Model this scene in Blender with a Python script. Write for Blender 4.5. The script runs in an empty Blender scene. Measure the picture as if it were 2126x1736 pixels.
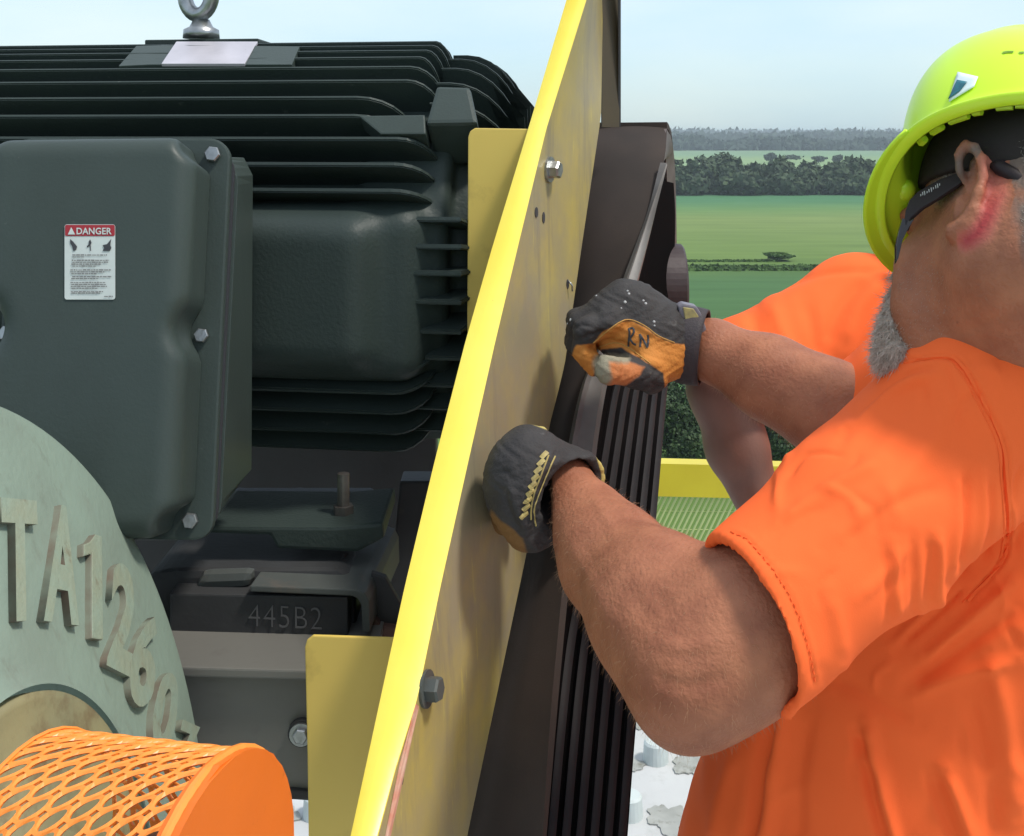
import bpy, bmesh, math, random
import numpy as np
from mathutils import Vector, Matrix
from mathutils.bvhtree import BVHTree
random.seed(7); rng = np.random.default_rng(7)
S = bpy.context.scene
COL = S.collection
R = math.radians
# ------------------------------------------------------------------ camera
# eye at the origin, looking level along +Y; the ground is 30 m below (roof of a tall bin)
F = 2400.0; CX = 1063.0; HY = 275.0            # focal length, axis and horizon in sheet units (2126 x 1736)
cam_d = bpy.data.cameras.new('camera'); cam = bpy.data.objects.new('camera', cam_d); COL.objects.link(cam)
cam.rotation_euler = (R(90), 0, 0)
cam_d.sensor_width = 36; cam_d.lens = 36 * F / 2126; cam_d.shift_y = -(868 - HY) / 2126
cam_d.clip_start = .05; cam_d.clip_end = 60000
S.camera = cam
# ------------------------------------------------------------------ world, sun, exposure
S.view_settings.view_transform = 'Standard'; S.view_settings.look = 'None'
S.view_settings.exposure = 0.0; S.view_settings.gamma = 1.0; S.view_settings.use_curve_mapping = False
SUN_EL, SUN_AZ = 60, 112                         # azimuth clockwise from +Y (towards the right)
W = bpy.data.worlds.new('World'); S.world = W; W.use_nodes = True
nt = W.node_tree; nt.nodes.clear()
def wn(t, **k):
    n = nt.nodes.new(t)
    for a, b in k.items(): setattr(n, a, b)
    return n
sky = wn('ShaderNodeTexSky', sky_type='NISHITA', sun_disc=False, sun_elevation=R(SUN_EL), sun_rotation=R(SUN_AZ), altitude=300, air_density=1.0, dust_density=1.5, ozone_density=1.5)
b1 = wn('ShaderNodeBackground'); b1.inputs[1].default_value = .05; nt.links.new(sky.outputs[0], b1.inputs[0])
tc = wn('ShaderNodeTexCoord'); sep = wn('ShaderNodeSeparateXYZ'); nt.links.new(tc.outputs['Generated'], sep.inputs[0])
rmp = wn('ShaderNodeValToRGB'); nt.links.new(sep.outputs[2], rmp.inputs[0])
e = rmp.color_ramp.elements; e[0].position = 0; e[0].color = (.50, .63, .66, 1); e[1].position = .75; e[1].color = (.68, .74, .80, 1)
m_ = e.new(.06); m_.color = (.56, .70, .74, 1); m_ = e.new(.14); m_.color = (.64, .76, .86, 1); m_ = e.new(.35); m_.color = (.64, .74, .85, 1)
nz = wn('ShaderNodeTexNoise'); nz.inputs['Scale'].default_value = 2.8; nz.inputs['Detail'].default_value = 5
mp = wn('ShaderNodeMapping'); mp.inputs['Scale'].default_value = (1, 1, 3.5); nt.links.new(tc.outputs['Generated'], mp.inputs[0]); nt.links.new(mp.outputs[0], nz.inputs[0])
cr = wn('ShaderNodeValToRGB'); nt.links.new(nz.outputs[0], cr.inputs[0]); cr.color_ramp.elements[0].position = .35; cr.color_ramp.elements[0].color = (.86, .95, 1.03, 1); cr.color_ramp.elements[1].position = .68; cr.color_ramp.elements[1].color = (1.12, 1.07, 1.03, 1)
mx = wn('ShaderNodeMixRGB', blend_type='MULTIPLY'); mx.inputs[0].default_value = 1; nt.links.new(rmp.outputs[0], mx.inputs[1]); nt.links.new(cr.outputs[0], mx.inputs[2])
b2 = wn('ShaderNodeBackground'); b2.inputs[1].default_value = .97; nt.links.new(mx.outputs[0], b2.inputs[0])
ad = wn('ShaderNodeAddShader'); nt.links.new(b1.outputs[0], ad.inputs[0]); nt.links.new(b2.outputs[0], ad.inputs[1])
wo = wn('ShaderNodeOutputWorld'); nt.links.new(ad.outputs[0], wo.inputs[0])
sl = bpy.data.lights.new('sun', 'SUN'); sl.energy = 3.3; sl.angle = R(9); sl.color = (1, .95, .87)
so = bpy.data.objects.new('sun', sl); COL.objects.link(so)
sd = Vector((math.sin(R(SUN_AZ)) * math.cos(R(SUN_EL)), math.cos(R(SUN_AZ)) * math.cos(R(SUN_EL)), math.sin(R(SUN_EL))))
so.rotation_euler = sd.to_track_quat('Z', 'Y').to_euler()

# ------------------------------------------------------------------ helpers
def P(x, y, d): return Vector(((x - CX) / F * d, d, -(y - HY) / F * d))
def px2m(p, d): return p * d / F
def proj(V):
    V = np.asarray(V); return np.stack([CX + F * V[..., 0] / V[..., 1], HY - F * V[..., 2] / V[..., 1]], -1)
def on_plane(x, y, p0, n):
    r = P(x, y, 1.0); return r * (Vector(p0).dot(n) / r.dot(n))
def link(name, me, mat, parent=None, smooth=False, world=None):
    o = bpy.data.objects.new(name, me); COL.objects.link(o)
    if mat is not None:
        for m in (mat if isinstance(mat, (list, tuple)) else [mat]): me.materials.append(m)
    if smooth: me.polygons.foreach_set('use_smooth', [True] * len(me.polygons))
    if parent is not None:
        o.parent = parent; o.matrix_parent_inverse = Matrix.Translation(-parent.location) if parent.type == 'EMPTY' else Matrix.Identity(4)
    return o
def thing(name, label, cat, loc=(0, 0, 0), group=None):
    o = bpy.data.objects.new(name, None); COL.objects.link(o); o.location = loc; o.empty_display_size = .05
    tag(o, label, cat, group); return o
def tag(o, label, cat, group=None):
    o['label'] = label; o['category'] = cat
    if group: o['group'] = group
def mesh(name, V, Fc):
    me = bpy.data.meshes.new(name); me.from_pydata([tuple(v) for v in V], [], Fc); me.update(); return me
def np_mesh(name, V, Q):
    me = bpy.data.meshes.new(name); n = Q.shape[1]
    me.vertices.add(len(V)); me.vertices.foreach_set('co', V.astype(np.float32).ravel())
    me.loops.add(Q.size); me.loops.foreach_set('vertex_index', Q.astype(np.int32).ravel())
    me.polygons.add(len(Q)); me.polygons.foreach_set('loop_start', np.arange(0, Q.size, n, dtype=np.int32))
    me.update(calc_edges=True); return me
def bm_obj(name, bm, mat, parent=None, smooth=False):
    bmesh.ops.recalc_face_normals(bm, faces=bm.faces)
    me = bpy.data.meshes.new(name); bm.to_mesh(me); bm.free(); return link(name, me, mat, parent, smooth)
def prism(name, poly, vec, mat, parent=None, bevel=0, seg=2, smooth=False):
    bm = bmesh.new(); a = [bm.verts.new(p) for p in poly]; v = [Vector(vec)] * len(poly) if not isinstance(vec, list) else vec
    b = [bm.verts.new(Vector(p) + w) for p, w in zip(poly, v)]
    n = len(a); bm.faces.new(a); bm.faces.new(b[::-1])
    for i in range(n): bm.faces.new((a[i], b[i], b[(i + 1) % n], a[(i + 1) % n]))
    bmesh.ops.recalc_face_normals(bm, faces=bm.faces)
    if bevel: bmesh.ops.bevel(bm, geom=bm.edges[:], offset=bevel, segments=seg, affect='EDGES', clamp_overlap=True, profile=.6)
    return bm_obj(name, bm, mat, parent, smooth)
def add_tube(bm, pts, rad, n=8, cap=True):
    pts = [Vector(p) for p in pts]; rings = []
    up = Vector((.13, .21, .97))
    for i, p in enumerate(pts):
        t = (pts[min(i + 1, len(pts) - 1)] - pts[max(i - 1, 0)]).normalized()
        if abs(t.dot(up)) > .95: up = Vector((.9, .3, .1))
        s = t.cross(up).normalized(); u = s.cross(t).normalized(); up = u
        r = rad[i] if isinstance(rad, (list, tuple)) else rad
        rings.append([bm.verts.new(p + s * r * math.cos(2 * math.pi * k / n) + u * r * math.sin(2 * math.pi * k / n)) for k in range(n)])
    for a, b in zip(rings, rings[1:]):
        for k in range(n): bm.faces.new((a[k], a[(k + 1) % n], b[(k + 1) % n], b[k]))
    if cap and n > 2: bm.faces.new(rings[0][::-1]); bm.faces.new(rings[-1])
def tube(name, pts, rad, mat, parent=None, n=10, smooth=True):
    bm = bmesh.new(); add_tube(bm, pts, rad, n); return bm_obj(name, bm, mat, parent, smooth)
def cyl(name, a, b, r, mat, parent=None, n=24, bevel=0, r2=None, smooth=False):
    bm = bmesh.new(); add_tube(bm, [a, b], [r, r if r2 is None else r2], n)
    if bevel: bmesh.ops.bevel(bm, geom=[e for e in bm.edges if len([f for f in e.link_faces if len(f.verts) > 4]) > 0], offset=bevel, segments=2, affect='EDGES')
    o = bm_obj(name, bm, mat, parent, smooth); return o
def hexbolt(parent, c, ax, r, mat, h=.008, washer=True, name='bolt'):
    ax = Vector(ax).normalized(); bm = bmesh.new()
    if washer: add_tube(bm, [c, c + ax * .0025], r * 1.45, 20)
    add_tube(bm, [c + ax * .0022, c + ax * (h * .85), c + ax * h], [r, r, r * .86], 6)
    return bm_obj(name, bm, mat, parent)
def smoothpoly(pts, n=8):
    """Catmull-Rom through tuples"""
    pts = [np.array(p, float) for p in pts]; out = []
    for i in range(len(pts) - 1):
        p0 = pts[max(i - 1, 0)]; p1 = pts[i]; p2 = pts[i + 1]; p3 = pts[min(i + 2, len(pts) - 1)]
        for k in range(n):
            t = k / n; out.append(.5 * ((2 * p1) + (-p0 + p2) * t + (2 * p0 - 5 * p1 + 4 * p2 - p3) * t * t + (-p0 + 3 * p1 - 3 * p2 + p3) * t ** 3))
    out.append(pts[-1]); return out
def at_t(poly, ts):
    q = np.array(poly); d = np.r_[0, np.cumsum(np.linalg.norm(np.diff(q[:, :2], axis=0), axis=1))]; d /= d[-1]
    return np.stack([np.interp(ts, d, q[:, k]) for k in range(q.shape[1])], -1)
def at_y(poly, ys):
    q = np.array(poly); return np.stack([np.interp(ys, q[:, 1], q[:, 0]), ys, np.interp(ys, q[:, 1], q[:, 2])], -1)
def ribbon(name, A, B, mat, parent=None, thick=.003, nu=1, smooth=True, prof=None, away=True):
    """sheet between two rows of 3D points, given real thickness; prof(u) = extra depth along the normal"""
    A = np.array(A); B = np.array(B); n = len(A); V = []
    tdir = np.gradient(A * .5 + B * .5, axis=0); w = B - A; N = np.cross(w, tdir); N /= np.linalg.norm(N, axis=1)[:, None]
    if (N[n // 2] @ (A[n // 2])) > 0: N = -N            # towards the eye
    us = np.linspace(0, 1, nu + 1)
    for u in us: V.append(A + w * u + N * (prof(u) if prof else 0))
    top = np.array(V); bot = np.array([A + w * u - N * thick for u in us])
    m = nu + 1; VV = np.concatenate([top.reshape(-1, 3), bot.reshape(-1, 3)]); off = m * n; Fc = []
    idx = lambda j, i, b: b * off + j * n + i
    for j in range(nu):
        for i in range(n - 1):
            Fc.append((idx(j, i, 0), idx(j + 1, i, 0), idx(j + 1, i + 1, 0), idx(j, i + 1, 0)))
            Fc.append((idx(j, i, 1), idx(j, i + 1, 1), idx(j + 1, i + 1, 1), idx(j + 1, i, 1)))
    for j in (0, nu):
        for i in range(n - 1): Fc.append((idx(j, i, 0), idx(j, i + 1, 0), idx(j, i + 1, 1), idx(j, i, 1)))
    for i in (0, n - 1):
        for j in range(nu): Fc.append((idx(j, i, 0), idx(j, i, 1), idx(j + 1, i, 1), idx(j + 1, i, 0)))
    bm = bmesh.new(); vs = [bm.verts.new(v) for v in VV]
    for f in Fc: bm.faces.new([vs[k] for k in f])
    bmesh.ops.recalc_face_normals(bm, faces=bm.faces)
    if smooth:
        for ed in bm.edges:
            if len(ed.link_faces) == 2 and ed.calc_face_angle(0) > .6: ed.smooth = False
    return bm_obj(name, bm, mat, parent, smooth)
def text_obj(name, body, mat, parent, origin, xdir, ydir, height, extrude=.0005, spacing=1.0, width=None, off=0.0):
    """flat or raised lettering; cap height = height, laid on the plane xdir/ydir"""
    cu = bpy.data.curves.new(name, 'FONT'); cu.body = body; cu.size = 1; cu.space_character = spacing
    cu.extrude = .001; cu.offset = off; cu.resolution_u = 4
    o = bpy.data.objects.new(name, cu); COL.objects.link(o); bpy.context.view_layer.update()
    me = bpy.data.meshes.new_from_object(o.evaluated_get(bpy.context.evaluated_depsgraph_get())); bpy.data.objects.remove(o)
    co = np.empty(len(me.vertices) * 3, np.float32); me.vertices.foreach_get('co', co); co = co.reshape(-1, 3)
    x0, x1 = co[:, 0].min(), co[:, 0].max(); y0, y1 = co[:, 1].min(), co[:, 1].max()
    sy = height / (y1 - y0); sx = sy if width is None else width / (x1 - x0)
    X = Vector(xdir).normalized(); Y = Vector(ydir).normalized(); Z = X.cross(Y).normalized()
    if Z.dot(Vector(origin)) > 0: Z = -Z
    nv = np.array(origin)[None] + np.outer((co[:, 0] - x0) * sx, X) + np.outer((co[:, 1] - y0) * sy, Y) + np.outer(np.where(co[:, 2] > 0, extrude, 0), Z)
    me.vertices.foreach_set('co', nv.astype(np.float32).ravel()); me.update()
    return link(name, me, mat, parent)
# ---- signed-distance modelling (one smooth continuous surface)
class SDF:
    def __init__(s, lo, hi, h):
        s.lo = np.array(lo, float); s.h = h; s.n = np.ceil((np.array(hi) - s.lo) / h).astype(int) + 1
        s.f = np.full(s.n, .5, np.float32)
    def box(s, lo, hi):
        a = np.clip(np.floor((np.array(lo) - s.lo) / s.h).astype(int), 0, s.n); b = np.clip(np.ceil((np.array(hi) - s.lo) / s.h).astype(int) + 1, 0, s.n)
        if (b <= a).any(): return None, None
        ax = [(s.lo[k] + s.h * np.arange(a[k], b[k])).astype(np.float32) for k in range(3)]
        return tuple(slice(a[k], b[k]) for k in range(3)), (ax[0][:, None, None], ax[1][None, :, None], ax[2][None, None, :])
    def put(s, sl, d, k, op):
        g = s.f[sl]
        if op == 'add':
            if k > 0: hh = np.maximum(k - np.abs(g - d), 0) / k; s.f[sl] = np.minimum(g, d) - hh * hh * k * .25
            else: s.f[sl] = np.minimum(g, d)
        else:
            d = -d
            if k > 0: hh = np.maximum(k - np.abs(g - d), 0) / k; s.f[sl] = np.maximum(g, d) + hh * hh * k * .25
            else: s.f[sl] = np.maximum(g, d)
    def cone(s, a, b, ra, rb, k=.01, op='add', flat=None):
        a = np.array(a, float); b = np.array(b, float); m = max(ra, rb) + k + 3 * s.h
        sl, X = s.box(np.minimum(a, b) - m, np.maximum(a, b) + m)
        if sl is None: return
        ab = b - a; L = max(ab @ ab, 1e-9)
        t = np.clip(((X[0] - a[0]) * ab[0] + (X[1] - a[1]) * ab[1] + (X[2] - a[2]) * ab[2]) / L, 0, 1)
        d = np.sqrt((X[0] - a[0] - t * ab[0]) ** 2 + (X[1] - a[1] - t * ab[1]) ** 2 + (X[2] - a[2] - t * ab[2]) ** 2) - (ra + (rb - ra) * t)
        s.put(sl, d, k, op)
    def ell(s, c, rad, M=None, k=.01, op='add'):
        c = np.array(c, float); M = np.eye(3) if M is None else np.array(M, float); m = max(rad) + k + 3 * s.h
        sl, X = s.box(c - m, c + m)
        if sl is None: return
        q = 0; g = 0
        for i in range(3):
            v = (X[0] - c[0]) * M[i][0] + (X[1] - c[1]) * M[i][1] + (X[2] - c[2]) * M[i][2]
            q = q + (v / rad[i]) ** 2; g = g + (v / rad[i] ** 2) ** 2
        q = np.sqrt(q); s.put(sl, q * (q - 1) / np.maximum(np.sqrt(g), 1e-6), k, op)
    def rbox(s, c, half, M=None, r=.01, k=0, op='add'):
        c = np.array(c, float); M = np.eye(3) if M is None else np.array(M, float); m = np.linalg.norm(half) + k + 3 * s.h
        sl, X = s.box(c - m, c + m)
        if sl is None: return
        q = []
        for i in range(3):
            v = np.abs((X[0] - c[0]) * M[i][0] + (X[1] - c[1]) * M[i][1] + (X[2] - c[2]) * M[i][2]) - (half[i] - r); q.append(v)
        d = np.sqrt(sum(np.maximum(v, 0) ** 2 for v in q)) + np.minimum(np.maximum(np.maximum(q[0], q[1]), q[2]), 0) - r
        s.put(sl, d, k, op)
    def cylx(s, a, b, r, k=0, op='add', rnd=.004):
        a = np.array(a, float); b = np.array(b, float); L = np.linalg.norm(b - a); ax = (b - a) / L; m = r + k + 3 * s.h
        sl, X = s.box(np.minimum(a, b) - m, np.maximum(a, b) + m)
        if sl is None: return
        t = (X[0] - a[0]) * ax[0] + (X[1] - a[1]) * ax[1] + (X[2] - a[2]) * ax[2]
        rr = np.sqrt(np.maximum((X[0] - a[0]) ** 2 + (X[1] - a[1]) ** 2 + (X[2] - a[2]) ** 2 - t * t, 0))
        q0 = rr - (r - rnd); q1 = np.abs(t - L / 2) - (L / 2 - rnd)
        d = np.sqrt(np.maximum(q0, 0) ** 2 + np.maximum(q1, 0) ** 2) + np.minimum(np.maximum(q0, q1), 0) - rnd
        s.put(sl, d, k, op)
    def cut(s, p, n, k=0, lo=None, hi=None):
        """remove the side the normal points to"""
        p = np.array(p); n = np.array(n, float); n /= np.linalg.norm(n)
        sl, X = s.box(s.lo if lo is None else lo, s.lo + s.h * s.n if hi is None else hi)
        s.put(sl, -((X[0] - p[0]) * n[0] + (X[1] - p[1]) * n[1] + (X[2] - p[2]) * n[2]), k, 'sub')
    def mesh(s, it=2):
        f = s.f; f[0], f[-1] = .5, .5; f[:, 0], f[:, -1] = .5, .5; f[:, :, 0], f[:, :, -1] = .5, .5
        ins = f < 0; c = np.zeros(np.array(f.shape) - 1, np.uint8); sh = f.shape
        cs = [(i, j, k) for i in (0, 1) for j in (0, 1) for k in (0, 1)]
        sub = lambda A, o: A[o[0]:sh[0] - 1 + o[0], o[1]:sh[1] - 1 + o[1], o[2]:sh[2] - 1 + o[2]]
        for o in cs: c += sub(ins, o)
        act = np.argwhere((c > 0) & (c < 8)); ids = np.full(c.shape, -1, np.int32); ids[act[:, 0], act[:, 1], act[:, 2]] = np.arange(len(act))
        val = {o: f[act[:, 0] + o[0], act[:, 1] + o[1], act[:, 2] + o[2]] for o in cs}
        acc = np.zeros((len(act), 3)); cnt = np.zeros(len(act))
        for o in cs:
            for k in range(3):
                if o[k] == 0:
                    q = list(o); q[k] = 1; q = tuple(q); a, b = val[o], val[q]; m = (a < 0) != (b < 0)
                    t = np.where(m, a / np.where(a - b == 0, 1, a - b), 0); pt = np.tile(np.array(o, float), (len(act), 1)); pt[:, k] += t
                    acc += pt * m[:, None]; cnt += m
        V = (act + acc / np.maximum(cnt, 1)[:, None]) * s.h + s.lo; Q = []
        for k in range(3):
            a = [slice(None)] * 3; b = [slice(None)] * 3; a[k] = slice(0, -1); b[k] = slice(1, None)
            A = ins[tuple(a)]; B = ins[tuple(b)]; e = np.argwhere(A != B); u, v = (k + 1) % 3, (k + 2) % 3
            e = e[(e[:, u] > 0) & (e[:, v] > 0) & (e[:, u] < sh[u] - 1) & (e[:, v] < sh[v] - 1)]
            def cell(du, dv): g = e.copy(); g[:, u] -= du; g[:, v] -= dv; return ids[g[:, 0], g[:, 1], g[:, 2]]
            q = np.stack([cell(1, 1), cell(0, 1), cell(0, 0), cell(1, 0)], 1)
            fl = A[e[:, 0], e[:, 1], e[:, 2]]; q = np.where(fl[:, None], q, q[:, ::-1]); Q.append(q)
        Q = np.concatenate(Q); Q = Q[(Q >= 0).all(1)]
        for _ in range(it): V = lap(V, Q, .5)
        s.f = None
        return V, Q
def lap(V, Q, w):
    n = len(V); a = np.concatenate([Q[:, i] for i in range(4)] * 2); b = np.concatenate([Q[:, (i + 1) % 4] for i in range(4)] + [Q[:, (i - 1) % 4] for i in range(4)])
    c = np.bincount(a, minlength=n); out = np.stack([np.bincount(a, weights=V[b, k], minlength=n) for k in range(3)], 1) / np.maximum(c, 1)[:, None]
    return V * (1 - w) + out * w
def normals(V, Q):
    fn = np.cross(V[Q[:, 2]] - V[Q[:, 0]], V[Q[:, 3]] - V[Q[:, 1]]); N = np.zeros_like(V)
    for k in range(3):
        N[:, k] = sum(np.bincount(Q[:, i], weights=fn[:, k], minlength=len(V)) for i in range(4))
    return N / np.maximum(np.linalg.norm(N, axis=1), 1e-12)[:, None]
def seg_dist(p, pts):
    best = np.full(len(p), 1e9); pts = np.array(pts, float)
    for a, b in zip(pts[:-1], pts[1:]):
        ab = b - a; t = np.clip(((p - a) @ ab) / max(ab @ ab, 1e-9), 0, 1); best = np.minimum(best, np.linalg.norm(p - a - t[:, None] * ab, axis=1))
    return best
def emboss(V, Q, strokes, facing=True):
    """strokes: (points in sheet units, width, height in m [, 'step'|fade])"""
    N = normals(V, Q); p = proj(V); vis = (N * V).sum(1) < .002 if facing else np.ones(len(V), bool); D = np.zeros(len(V))
    for st in strokes:
        pts, w, h = st[:3]; pts = smoothpoly(pts, 5); q = np.array(pts); m = vis & (p[:, 0] > q[:, 0].min() - 3 * w) & (p[:, 0] < q[:, 0].max() + 3 * w) & (p[:, 1] > q[:, 1].min() - 3 * w) & (p[:, 1] < q[:, 1].max() + 3 * w)
        if m.any():
            d = seg_dist(p[m], q); end = np.minimum(np.linalg.norm(p[m] - q[0], axis=1), np.linalg.norm(p[m] - q[-1], axis=1))
            D[m] += h * np.exp(-(d / w) ** 2) * np.clip(end / (2.5 * w) + .25, 0, 1)
    return V + N * D[:, None]
def poly_sd(p, poly):
    q = np.array(list(poly) + [poly[0]], float); d = seg_dist(p, q); inside = np.zeros(len(p), bool)
    for a, b in zip(q[:-1], q[1:]):
        c = ((a[1] > p[:, 1]) != (b[1] > p[:, 1])); x = (b[0] - a[0]) * (p[:, 1] - a[1]) / (b[1] - a[1] if b[1] != a[1] else 1e-9) + a[0]; inside ^= c & (p[:, 0] < x)
    return np.where(inside, -d, d)
def attr(me, name, val):
    a = me.attributes.new(name, 'FLOAT', 'POINT'); a.data.foreach_set('value', np.asarray(val, np.float32))
def sd_obj(name, V, Q, mat, parent, attrs=None):
    me = np_mesh(name, V, Q)
    for k, v in (attrs or {}).items(): attr(me, k, v)
    return link(name, me, mat, parent, True)
def bvh_of(V, Q): return BVHTree.FromPolygons([tuple(v) for v in V], [tuple(int(i) for i in q) for q in Q])
def hit(bvh, x, y, d0=.3):
    o = P(x, y, d0); r = bvh.ray_cast(o, P(x, y, 1).normalized()); return (r[0], r[1]) if r[0] is not None else (None, None)
def decal_lines(name, bvh, strokes, w, mat, parent, lift=.0006, fallback=1.0, raised=.0005):
    """narrow raised strips lying on a surface (stitching, pen strokes, marks)"""
    bm = bmesh.new()
    for st in strokes:
        pts = smoothpoly(st, 4); L = []; 
        for p in pts:
            c, n = hit(bvh, p[0], p[1])
            if c is None: continue
            L.append((c + n * lift, n))
        if len(L) < 2: continue
        prev = None
        for i, (c, n) in enumerate(L):
            t = (L[min(i + 1, len(L) - 1)][0] - L[max(i - 1, 0)][0])
            if t.length < 1e-7: continue
            s = t.normalized().cross(n).normalized() * w / 2
            a = bm.verts.new(c - s); b = bm.verts.new(c + s); m = bm.verts.new(c + n * raised)
            if prev: bm.faces.new((prev[0], a, m, prev[2])); bm.faces.new((prev[2], m, b, prev[1]))
            prev = (a, b, m)
    return bm_obj(name, bm, mat, parent)

# ------------------------------------------------------------------ materials
def mat(name, col, rough=.5, metal=0, var=None, vscale=8, detail=6, bump=0, bscale=60, spec=.5, dirt=None, dscale=3, dlo=.5, dhi=.7, sss=0, stretch=None, damt=1.0, bdetail=3):
    m = bpy.data.materials.new(name); m.use_nodes = True; N = m.node_tree.nodes; L = m.node_tree.links; b = N['Principled BSDF']
    b.inputs['Roughness'].default_value = rough; b.inputs['Metallic'].default_value = metal; b.inputs['Specular IOR Level'].default_value = spec
    tc = N.new('ShaderNodeTexCoord'); co = tc.outputs['Object']
    if stretch:
        mp = N.new('ShaderNodeMapping'); mp.inputs['Scale'].default_value = stretch[:3]
        if len(stretch) > 3: mp.inputs['Rotation'].default_value = stretch[3:]
        L.new(co, mp.inputs[0]); co = mp.outputs[0]
    cur = None
    c4 = tuple(col) + (1,)
    if var:
        n = N.new('ShaderNodeTexNoise'); n.inputs['Scale'].default_value = vscale; n.inputs['Detail'].default_value = detail; L.new(co, n.inputs[0])
        r = N.new('ShaderNodeValToRGB'); r.color_ramp.elements[0].position = .3; r.color_ramp.elements[1].position = .7
        r.color_ramp.elements[0].color = tuple(var) + (1,); r.color_ramp.elements[1].color = c4; L.new(n.outputs[0], r.inputs[0]); cur = r.outputs[0]
    if dirt:
        n = N.new('ShaderNodeTexNoise'); n.inputs['Scale'].default_value = dscale; n.inputs['Detail'].default_value = 8; n.inputs['Roughness'].default_value = .65; L.new(co, n.inputs[0])
        r = N.new('ShaderNodeValToRGB'); r.color_ramp.elements[0].position = dlo; r.color_ramp.elements[1].position = dhi; r.color_ramp.elements[0].color = (0, 0, 0, 1); r.color_ramp.elements[1].color = (damt,) * 3 + (1,); L.new(n.outputs[0], r.inputs[0])
        x = N.new('ShaderNodeMixRGB'); L.new(r.outputs[0], x.inputs[0]); x.inputs[2].default_value = tuple(dirt) + (1,)
        if cur: L.new(cur, x.inputs[1])
        else: x.inputs[1].default_value = c4
        cur = x.outputs[0]
    if cur: L.new(cur, b.inputs['Base Color'])
    else: b.inputs['Base Color'].default_value = c4
    if bump:
        n = N.new('ShaderNodeTexNoise'); n.inputs['Scale'].default_value = bscale; n.inputs['Detail'].default_value = bdetail; L.new(tc.outputs['Object'] if not stretch else co, n.inputs[0])
        bp = N.new('ShaderNodeBump'); bp.inputs['Strength'].default_value = bump; bp.inputs['Distance'].default_value = .002; L.new(n.outputs[0], bp.inputs['Height']); L.new(bp.outputs[0], b.inputs['Normal'])
    if sss: b.inputs['Subsurface Weight'].default_value = sss; b.inputs['Subsurface Radius'].default_value = (.012, .004, .002); b.inputs['Subsurface Scale'].default_value = 1
    return m
def region(m, name, col, lo=-.8, hi=.8, rough=None, noise=0):
    """give the side where the stored distance is negative another real colour (a sewn panel, a hair zone)"""
    N = m.node_tree.nodes; L = m.node_tree.links; b = N['Principled BSDF']; a = N.new('ShaderNodeAttribute'); a.attribute_name = name; src = a.outputs['Fac']
    if noise:
        n = N.new('ShaderNodeTexNoise'); n.inputs['Scale'].default_value = 90; n.inputs['Detail'].default_value = 4; mm = N.new('ShaderNodeMath'); mm.operation = 'MULTIPLY_ADD'; mm.inputs[1].default_value = noise * 2; tcx = N.new('ShaderNodeTexCoord'); L.new(tcx.outputs['Object'], n.inputs[0]); L.new(n.outputs[0], mm.inputs[0]); L.new(src, mm.inputs[2]); src = mm.outputs[0]; lo += noise; hi += noise
    r = N.new('ShaderNodeMapRange'); r.inputs[1].default_value = lo; r.inputs[2].default_value = hi; r.inputs[3].default_value = 1; r.inputs[4].default_value = 0; L.new(src, r.inputs[0])
    x = N.new('ShaderNodeMixRGB'); L.new(r.outputs[0], x.inputs[0]); x.inputs[2].default_value = tuple(col) + (1,)
    lk = b.inputs['Base Color'].links
    if lk: L.new(lk[0].from_socket, x.inputs[1])
    else: x.inputs[1].default_value = b.inputs['Base Color'].default_value
    L.new(x.outputs[0], b.inputs['Base Color']); return m
M = {}
M['motor'] = mat('motor_paint', (.034, .047, .042), .50, spec=.25, var=(.025, .036, .033), vscale=5, dirt=(.13, .14, .12), dscale=45, dlo=.66, dhi=.78, bump=.25, bscale=240, damt=.5)
M['motor_lt'] = mat('motor_box_paint', (.044, .060, .053), .46, spec=.32, var=(.035, .049, .044), vscale=4, dirt=(.14, .15, .13), dscale=60, dlo=.68, dhi=.8, bump=.12, bscale=300, damt=.4)
M['zinc'] = mat('zinc', (.42, .43, .43), .32, metal=.85, var=(.25, .26, .26), vscale=70, bump=.2, bscale=200)
M['steel_dull'] = mat('dull_steel', (.16, .15, .14), .45, metal=.6, var=(.08, .07, .06), vscale=60, bump=.3)
M['plate'] = mat('nameplate', (.62, .58, .62), .35, metal=.35, var=(.5, .47, .5), vscale=25, dirt=(.2, .18, .2), dscale=60, dlo=.66, dhi=.74)
M['white'] = mat('label_white', (.52, .56, .54), .5, var=(.46, .5, .48), vscale=60)
M['red'] = mat('label_red', (.30, .012, .02), .45)
M['ink'] = mat('label_ink', (.035, .035, .04), .5)
M['inkgrey'] = mat('label_grey_ink', (.16, .16, .16), .6)
M['base'] = mat('base_paint', (.045, .046, .047), .55, spec=.2, var=(.033, .033, .034), vscale=9, dirt=(.12, .09, .06), dscale=22, dlo=.64, dhi=.8, bump=.15, bscale=160, damt=.5)
M['bracket'] = mat('bracket_paint', (.080, .088, .082), .5, spec=.25, var=(.066, .072, .068), vscale=12, dirt=(.15, .11, .08), dscale=20, dlo=.58, dhi=.75, bump=.15, damt=.6)
M['beam'] = mat('beam_paint', (.15, .145, .128), .45, var=(.125, .12, .108), vscale=5, dirt=(.11, .10, .09), dscale=14, dlo=.6, dhi=.8, bump=.15)
M['rust'] = mat('rusty_steel', (.11, .05, .035), .7, var=(.05, .03, .025), vscale=30, bump=.4)
M['gear'] = mat('gearbox_paint', (.235, .31, .25), .5, spec=.3, var=(.19, .235, .19), vscale=7, dirt=(.17, .17, .14), dscale=9, dlo=.55, dhi=.8, bump=.35, bscale=120, damt=.75)
M['letter'] = mat('raised_letter_paint', (.235, .30, .235), .5, var=(.25, .27, .19), vscale=30, dirt=(.15, .10, .06), dscale=40, dlo=.6, dhi=.78, bump=.5, bscale=150)
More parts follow.
